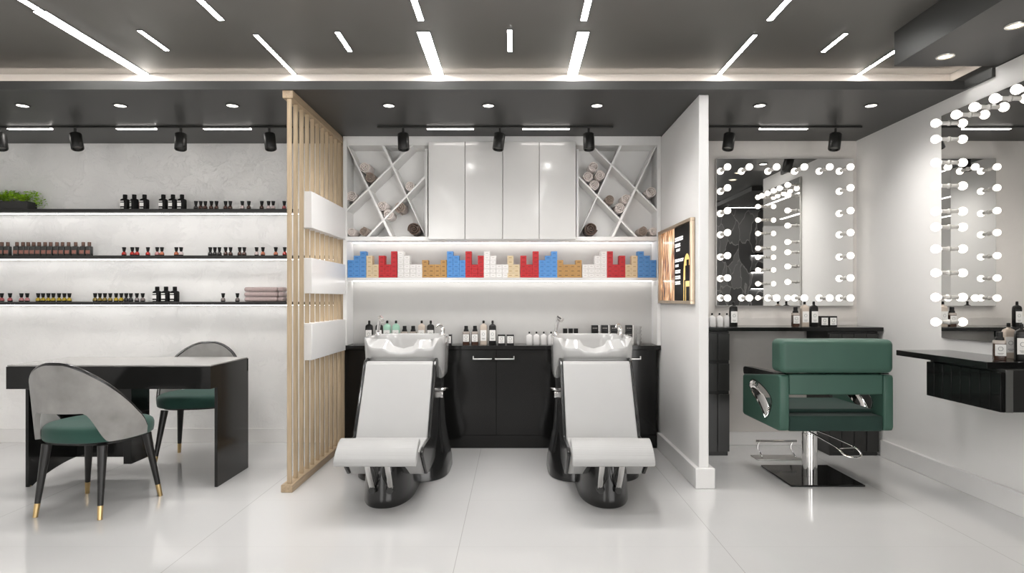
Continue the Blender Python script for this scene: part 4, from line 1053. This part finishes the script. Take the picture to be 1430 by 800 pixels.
# alcove counter
dA = 4.95; zA = AT+.0003; G2 = 'products on the counter below the bulb mirror'
for k, px, lb in [('wb', 994.4, 'white bottle on the alcove counter closest to the partition'), ('wb', 1004.8, 'white bottle on the alcove counter, middle of three'), ('wb', 1015.1, 'white bottle on the alcove counter beside the dark bottle'),
                  ('tk', 1024.0, 'tall dark bottle after the three white bottles on alcove counter'), ('sk', 1110.8, 'short brown bottle below the mirror middle on alcove counter'),
                  ('tb', 1123.5, 'tall beige bottle below the mirror middle on alcove counter'), ('tk', 1136.3, 'tall dark bottle after the beige one on alcove counter'),
                  ('jb', 1149.3, 'black box with white label beside the dark alcove bottle'), ('jb', 1161.4, 'black box with white label at the end of the alcove row')]:
    put(k, px, dA-.02 if k == 'tk' and px < 1100 else dA, zA, lb, G2)
G3 = 'products on the right wall worktop'
put('sk', 0, 3.42, .8833, 'short brown bottle with white label on the right wall worktop', G3, math.radians(-22), X=2.648)
put('tb', 0, 3.53, .8833, 'beige bottle with white label on the right wall worktop', G3, math.radians(-12), X=2.785)
put('tk', 0, 3.415, .8833, 'black bottle at the frame edge on the right wall worktop', G3, math.radians(-22), X=2.764)

# ------------------------------------------------------------------ things on the plaster wall shelves
dS = 5.205
def shelf_z(i): return SZ[i][1]+.0003
# black apothecary bottles
def apothecary():
    t = thing('bottle', (0,0,0), 'x', 'bottle', 'black bottles on the wall shelves'); a, b = .030, .026
    MB().loft([rrect(a*.96, b*.96, .0005), rrect(a, b, .004), rrect(a, b, .078), rrect(a*.9, b*.9, .086), rrect(.016, .016, .0905), rrect(.013,.013,.094)]).build('body', M_blk, t)
    MB().lathe([(.0155,.0943),(.0165,.096),(.0165,.124),(.014,.126),(.001,.126)], n=20).build('cap', M_blk, t)
    l = MB(); l.box(-.026, .006, -b-.0009, -b+.0005, .026, .056); l.box(-.027, .004, -b-.0009, -b+.0005, .064, .071); l.box(-.027, .004, -b-.0009, -b+.0005, .008, .014)
    l.build('label', M_label, t)
    return t
ap = None
for px, sh_, lb in [(174.7, 0, 'black bottle on the top shelf nearest the plant'), (187.6, 0, 'black bottle on the top shelf before a pink card, second from the plant'), (201.9, 0, 'black bottle on the top shelf, third from the plant'),
                    (228.2, 0, 'black bottle on the top shelf beside the pale pink card'), (241.6, 0, 'black bottle on the top shelf, second after the pink card gap'), (254.2, 0, 'black bottle on the top shelf nearest the polish row'),
                    (219.6, 2, 'black bottle on the bottom shelf, first of its three'), (231.9, 2, 'black bottle on the bottom shelf, middle of its three'), (244.2, 2, 'black bottle on the bottom shelf, last of its three')]:
    if ap is None: ap = apothecary(); o = ap
    else: o = copy_tree(ap)
    o['label'] = lb; o.location = (wx(px, dS), dS, shelf_z(sh_)); 
    if px == 187.6: o.rotation_euler = (0, 0, math.radians(-38))
M_pinkc = mat('pink_card', (.52,.28,.26), .6, noise=.04)
for px, lb, w in ((192.6, 'dusky pink card box behind the second black bottle, top shelf', .020), (223.2, 'pale pink card box at left of the fourth black bottle, top shelf', .022)):
    o = MB().box(-w/2, w/2, 0, .045, 0, .074, r=.001, seg=1).build('card_box', M_pinkc); o.location = (wx(px, 5.25), 5.25, shelf_z(0)); tag(o, lb, 'box')
# nail polish
PM = {}
def polish(key, col, rough=.12, cap=None):
    m = mat('polish_'+key, col, rough, coat=.5, noise=.05)
    t = thing('nail_polish', (0,0,0), 'x', 'nail polish', 'nail polish bottles on the wall shelves')
    pb = MB(); pb.loft([sring(0,0,.0125,.0125,.0005,4,24), sring(0,0,.0145,.0145,.003,4,24), sring(0,0,.0152,.0152,.0088,4,24)], m=M_blk)
    pb.loft([sring(0,0,.0152,.0152,.0088,4,24), sring(0,0,.0155,.0155,.016,3.2,24), sring(0,0,.0140,.0140,.026,2.6,24), sring(0,0,.0085,.0085,.031,2,24), sring(0,0,.007,.007,.034,2,24)], m=m); pb.build('body', None, t)
    MB().lathe([(.0085,.0342),(.0095,.036),(.0150,.0675),(.0150,.0688),(.013,.0695),(.001,.0695)], n=20).build('cap', M_cap, t)
    return t
PC = {'brown': ((.055,.018,.010), 'dark brown'), 'black': ((.012,.010,.010), 'black'), 'pink': ((.46,.20,.20), 'dusky pink'), 'pale': ((.62,.50,.49), 'pale pink'), 'red': ((.40,.018,.012), 'red'),
      'orange': ((.42,.12,.06), 'rust orange'), 'yellow': ((.36,.26,.015), 'mustard yellow'), 'dyellow': ((.20,.14,.02), 'dark yellow'), 'grey': ((.16,.13,.125), 'grey'), 'rose': ((.36,.085,.09), 'rose')}
rowsP = [
 (0, [(273.6,'black'),(280.4,'brown'),(286.7,'brown'),(295.2,'brown'),(302.4,'brown'),(315.1,'brown'),(321.6,'brown'),(338.4,'pale'),(347.5,'brown'),(365.6,'brown'),(375.1,'pale'),(381.5,'pale'),(397,'rose')]),
 (1, [(173.3,'red'),(184.8,'red'),(191.6,'red'),(206.6,'red'),(219.6,'pink'),(226.1,'orange'),(246.3,'orange'),(252.9,'pale'),(293.7,'black'),(300.1,'black'),(306.5,'black'),(315.2,'brown'),(322,'brown'),(334.8,'brown'),(341.2,'brown'),(358.4,'pale'),(367.2,'orange'),(385.2,'orange'),(397.6,'red')]),
 (2, [(2.4,'rose'),(14,'rose'),(29.9,'pink'),(38,'pink'),(53.4,'yellow'),(60.2,'yellow'),(67.6,'yellow'),(74.6,'yellow'),(82.5,'yellow'),(89.9,'yellow'),(96.9,'yellow'),(132.9,'dyellow'),(139.6,'dyellow'),(146.6,'dyellow'),(154,'dyellow'),(162.1,'yellow'),(169.4,'yellow'),(176.3,'black'),(182.7,'black'),(191.2,'grey'),(199.3,'grey'),(311.6,'grey'),(331.6,'grey')]),
]
for sh_, row in rowsP:
    for i, (px, c) in enumerate(row):
        lb = f'{PC[c][1]} nail polish, {ORD[i]} polish from the plant end of the {SN[sh_]} shelf'
        if c not in PM: PM[c] = polish(c, PC[c][0]); o = PM[c]
        else: o = copy_tree(PM[c])
        o['label'] = lb; o.location = (wx(px, dS), dS, shelf_z(sh_))
        o.scale = (1.03, 1.03, 1.03)
# brown capped lotion bottles
M_bcap = mat('copper_brown_cap', (.14,.075,.055), .35, metal=.2, noise=.1)
M_dglass = mat('dark_smoked_glass', (.035,.036,.034), .12, coat=.4, noise=.1)
M_blabel = mat('reddish_label', (.27,.115,.09), .5, noise=.3, nscale=60)
lot = None
for i, px in enumerate([2.7,11,23.8,32.1,39.5,47,54.8,63.1,70.9,79.6,87.4,95.9,105.7,116.3,124.8]):
    lb = f'dark lotion bottle with brown cap, {ORD[i]} from the frame edge on the middle shelf'
    if lot is None:
        t = lot = thing('lotion_bottle', (0,0,0), lb, 'bottle', 'brown capped bottles on the middle shelf')
        MB().loft([rrect(.0205,.020,.0005), rrect(.0218,.021,.003), rrect(.0218,.021,.072), rrect(.019,.019,.078), rrect(.010,.010,.0805)]).build('body', M_dglass, t)
        MB().lathe([(.0125,.081),(.013,.082),(.013,.112),(.012,.1135),(.001,.1135)], n=18).build('cap', M_bcap, t)
        MB().box(-.018,.018,-.0218,-.0206,.016,.046).build('label', M_blabel, t)
        o = t
    else: o = copy_tree(lot, label=lb)
    o.location = (wx(px, dS), dS, shelf_z(1)); o.rotation_euler = (0, 0, 0)
# folded towels
for i, (a, c) in enumerate(((342.3,397.3),(342.0,397.8),(342.2,397.2))):
    x0, x1 = wx(a, dS), wx(c, dS); w = x1-x0; h = .0405
    b = MB(); b.box(-w/2, w/2-.05, -.05, .06, .0, h-.001, r=.0185, seg=5); b.box(w/2-.0495, w/2, -.051, .06, .0005, h, r=.0185, seg=5)
    o = b.build('folded_towel', M_towelm); o.location = ((x0+x1)/2, 5.225, shelf_z(2)+i*.0412)
    tag(o, f'mauve folded towel, {["bottom", "middle", "top"][i]} of three on the bottom shelf', 'towel', 'mauve folded towels')
# planter
t = thing('planter', (wx(5, dS), 5.22, shelf_z(0)), 'dark oblong planter of bushy green leaves on the top shelf', 'plant')
xa, xb = wx(-32, 5.17), wx(38, 5.17)
b = MB(); b.box(xa, xb, 5.17, 5.28, shelf_z(0), shelf_z(0)+.066, r=.003, seg=1); b.build('pot', mat('dark_concrete', (.035,.034,.033), .6, noise=.1, nscale=20, bump=.1), t)
MB().box(xa+.008, xb-.008, 5.178, 5.272, shelf_z(0)+.0655, shelf_z(0)+.068).build('soil', mat('soil', (.02,.014,.01), .9, noise=.3, nscale=80), t)
M_leafa = mat('fresh_leaf', (.34,.58,.03), .5, noise=.5, nscale=30)
rs = random.Random(11); b = MB(); V, Fc = [], []
zs = shelf_z(0)+.066
for i in range(1500):
    u = rs.random(); cx = lerp(xa-.01, xb+.01, u); cyy = rs.uniform(5.165, 5.285)
    hgt = .012+.085*(rs.random()**.8)*(.75+.25*math.sin(cx*37))
    dx = 0
    if u > .86 and rs.random() < .75:       # sprays trailing over the end
        k = rs.random(); dx = .085*k; hgt = .085-.115*k**1.4+rs.uniform(-.015,.015)
    p = Vector((cx+dx, cyy, zs+max(hgt, -.055)))
    s_ = rs.uniform(.012, .026); yaw = rs.uniform(0, 2*PI); pit = rs.uniform(-.7, .9)
    dvec = Vector((math.cos(yaw)*math.cos(pit), math.sin(yaw)*math.cos(pit), math.sin(pit))); side_ = dvec.cross(Vector((0,0,1))).normalized(); nrm = side_.cross(dvec)
    k = len(V); w = s_*.42
    V += [p, p+dvec*s_*.45+side_*w+nrm*s_*.08, p+dvec*s_, p+dvec*s_*.45-side_*w+nrm*s_*.08]
    Fc += [(k, k+1, k+2), (k, k+2, k+3)]
b.poly(V, Fc, True)
fo = b.build('foliage', M_leafa, t); fo['kind'] = 'stuff'
# a few things on the side room shelves (only in the mirror)
for x, cl, lb in ((3.60, M_towel, 'cream rolled towel on the leaf wall shelf, inner one'), (3.715, M_towel, 'cream rolled towel on the leaf wall shelf, outer one'), (3.85, M_toweld, 'brown rolled towel on the leaf wall shelf')):
    o = roll_mesh(.055, .16, cl, x*9).build('rolled_towel'); o.location = (x, 1.12, 1.886+.0565); o.rotation_euler = (0, 0, 0); tag(o, lb, 'towel', 'towels on the leaf wall shelf')
for x, lb in ((3.71, 'black box with white label on the leaf wall shelf, inner one'), (3.78, 'black box with white label on the leaf wall shelf, outer one')):
    put('jb', 0, 1.22, 1.6363, lb, 'boxes on the leaf wall shelf', PI, X=x)

# ------------------------------------------------------------------ world, camera, view
w = bpy.data.worlds.new('World'); sc.world = w; w.use_nodes = True
w.node_tree.nodes['Background'].inputs[0].default_value = (1., .985, .965, 1); w.node_tree.nodes['Background'].inputs[1].default_value = WORLD
cam = bpy.data.cameras.new('camera'); co = bpy.data.objects.new('camera', cam); COL.objects.link(co)
co.location = (0, 0, EYE); co.rotation_euler = (PI/2, 0, 0)
cam.sensor_width = 36; cam.lens = 36*F/1430; cam.shift_x = -(CX-715)/1430; cam.shift_y = (CY-400)/1430; cam.clip_start = .05
sc.camera = co
sc.view_settings.view_transform = 'Standard'; sc.view_settings.look = 'None'; sc.view_settings.gamma = 1; sc.view_settings.use_curve_mapping = False
sc.view_settings.exposure = EXPO
sc.cycles.max_bounces = 10; sc.cycles.diffuse_bounces = 5; sc.cycles.glossy_bounces = 6; sc.cycles.sample_clamp_indirect = 6; sc.cycles.caustics_reflective = False; sc.cycles.caustics_refractive = False
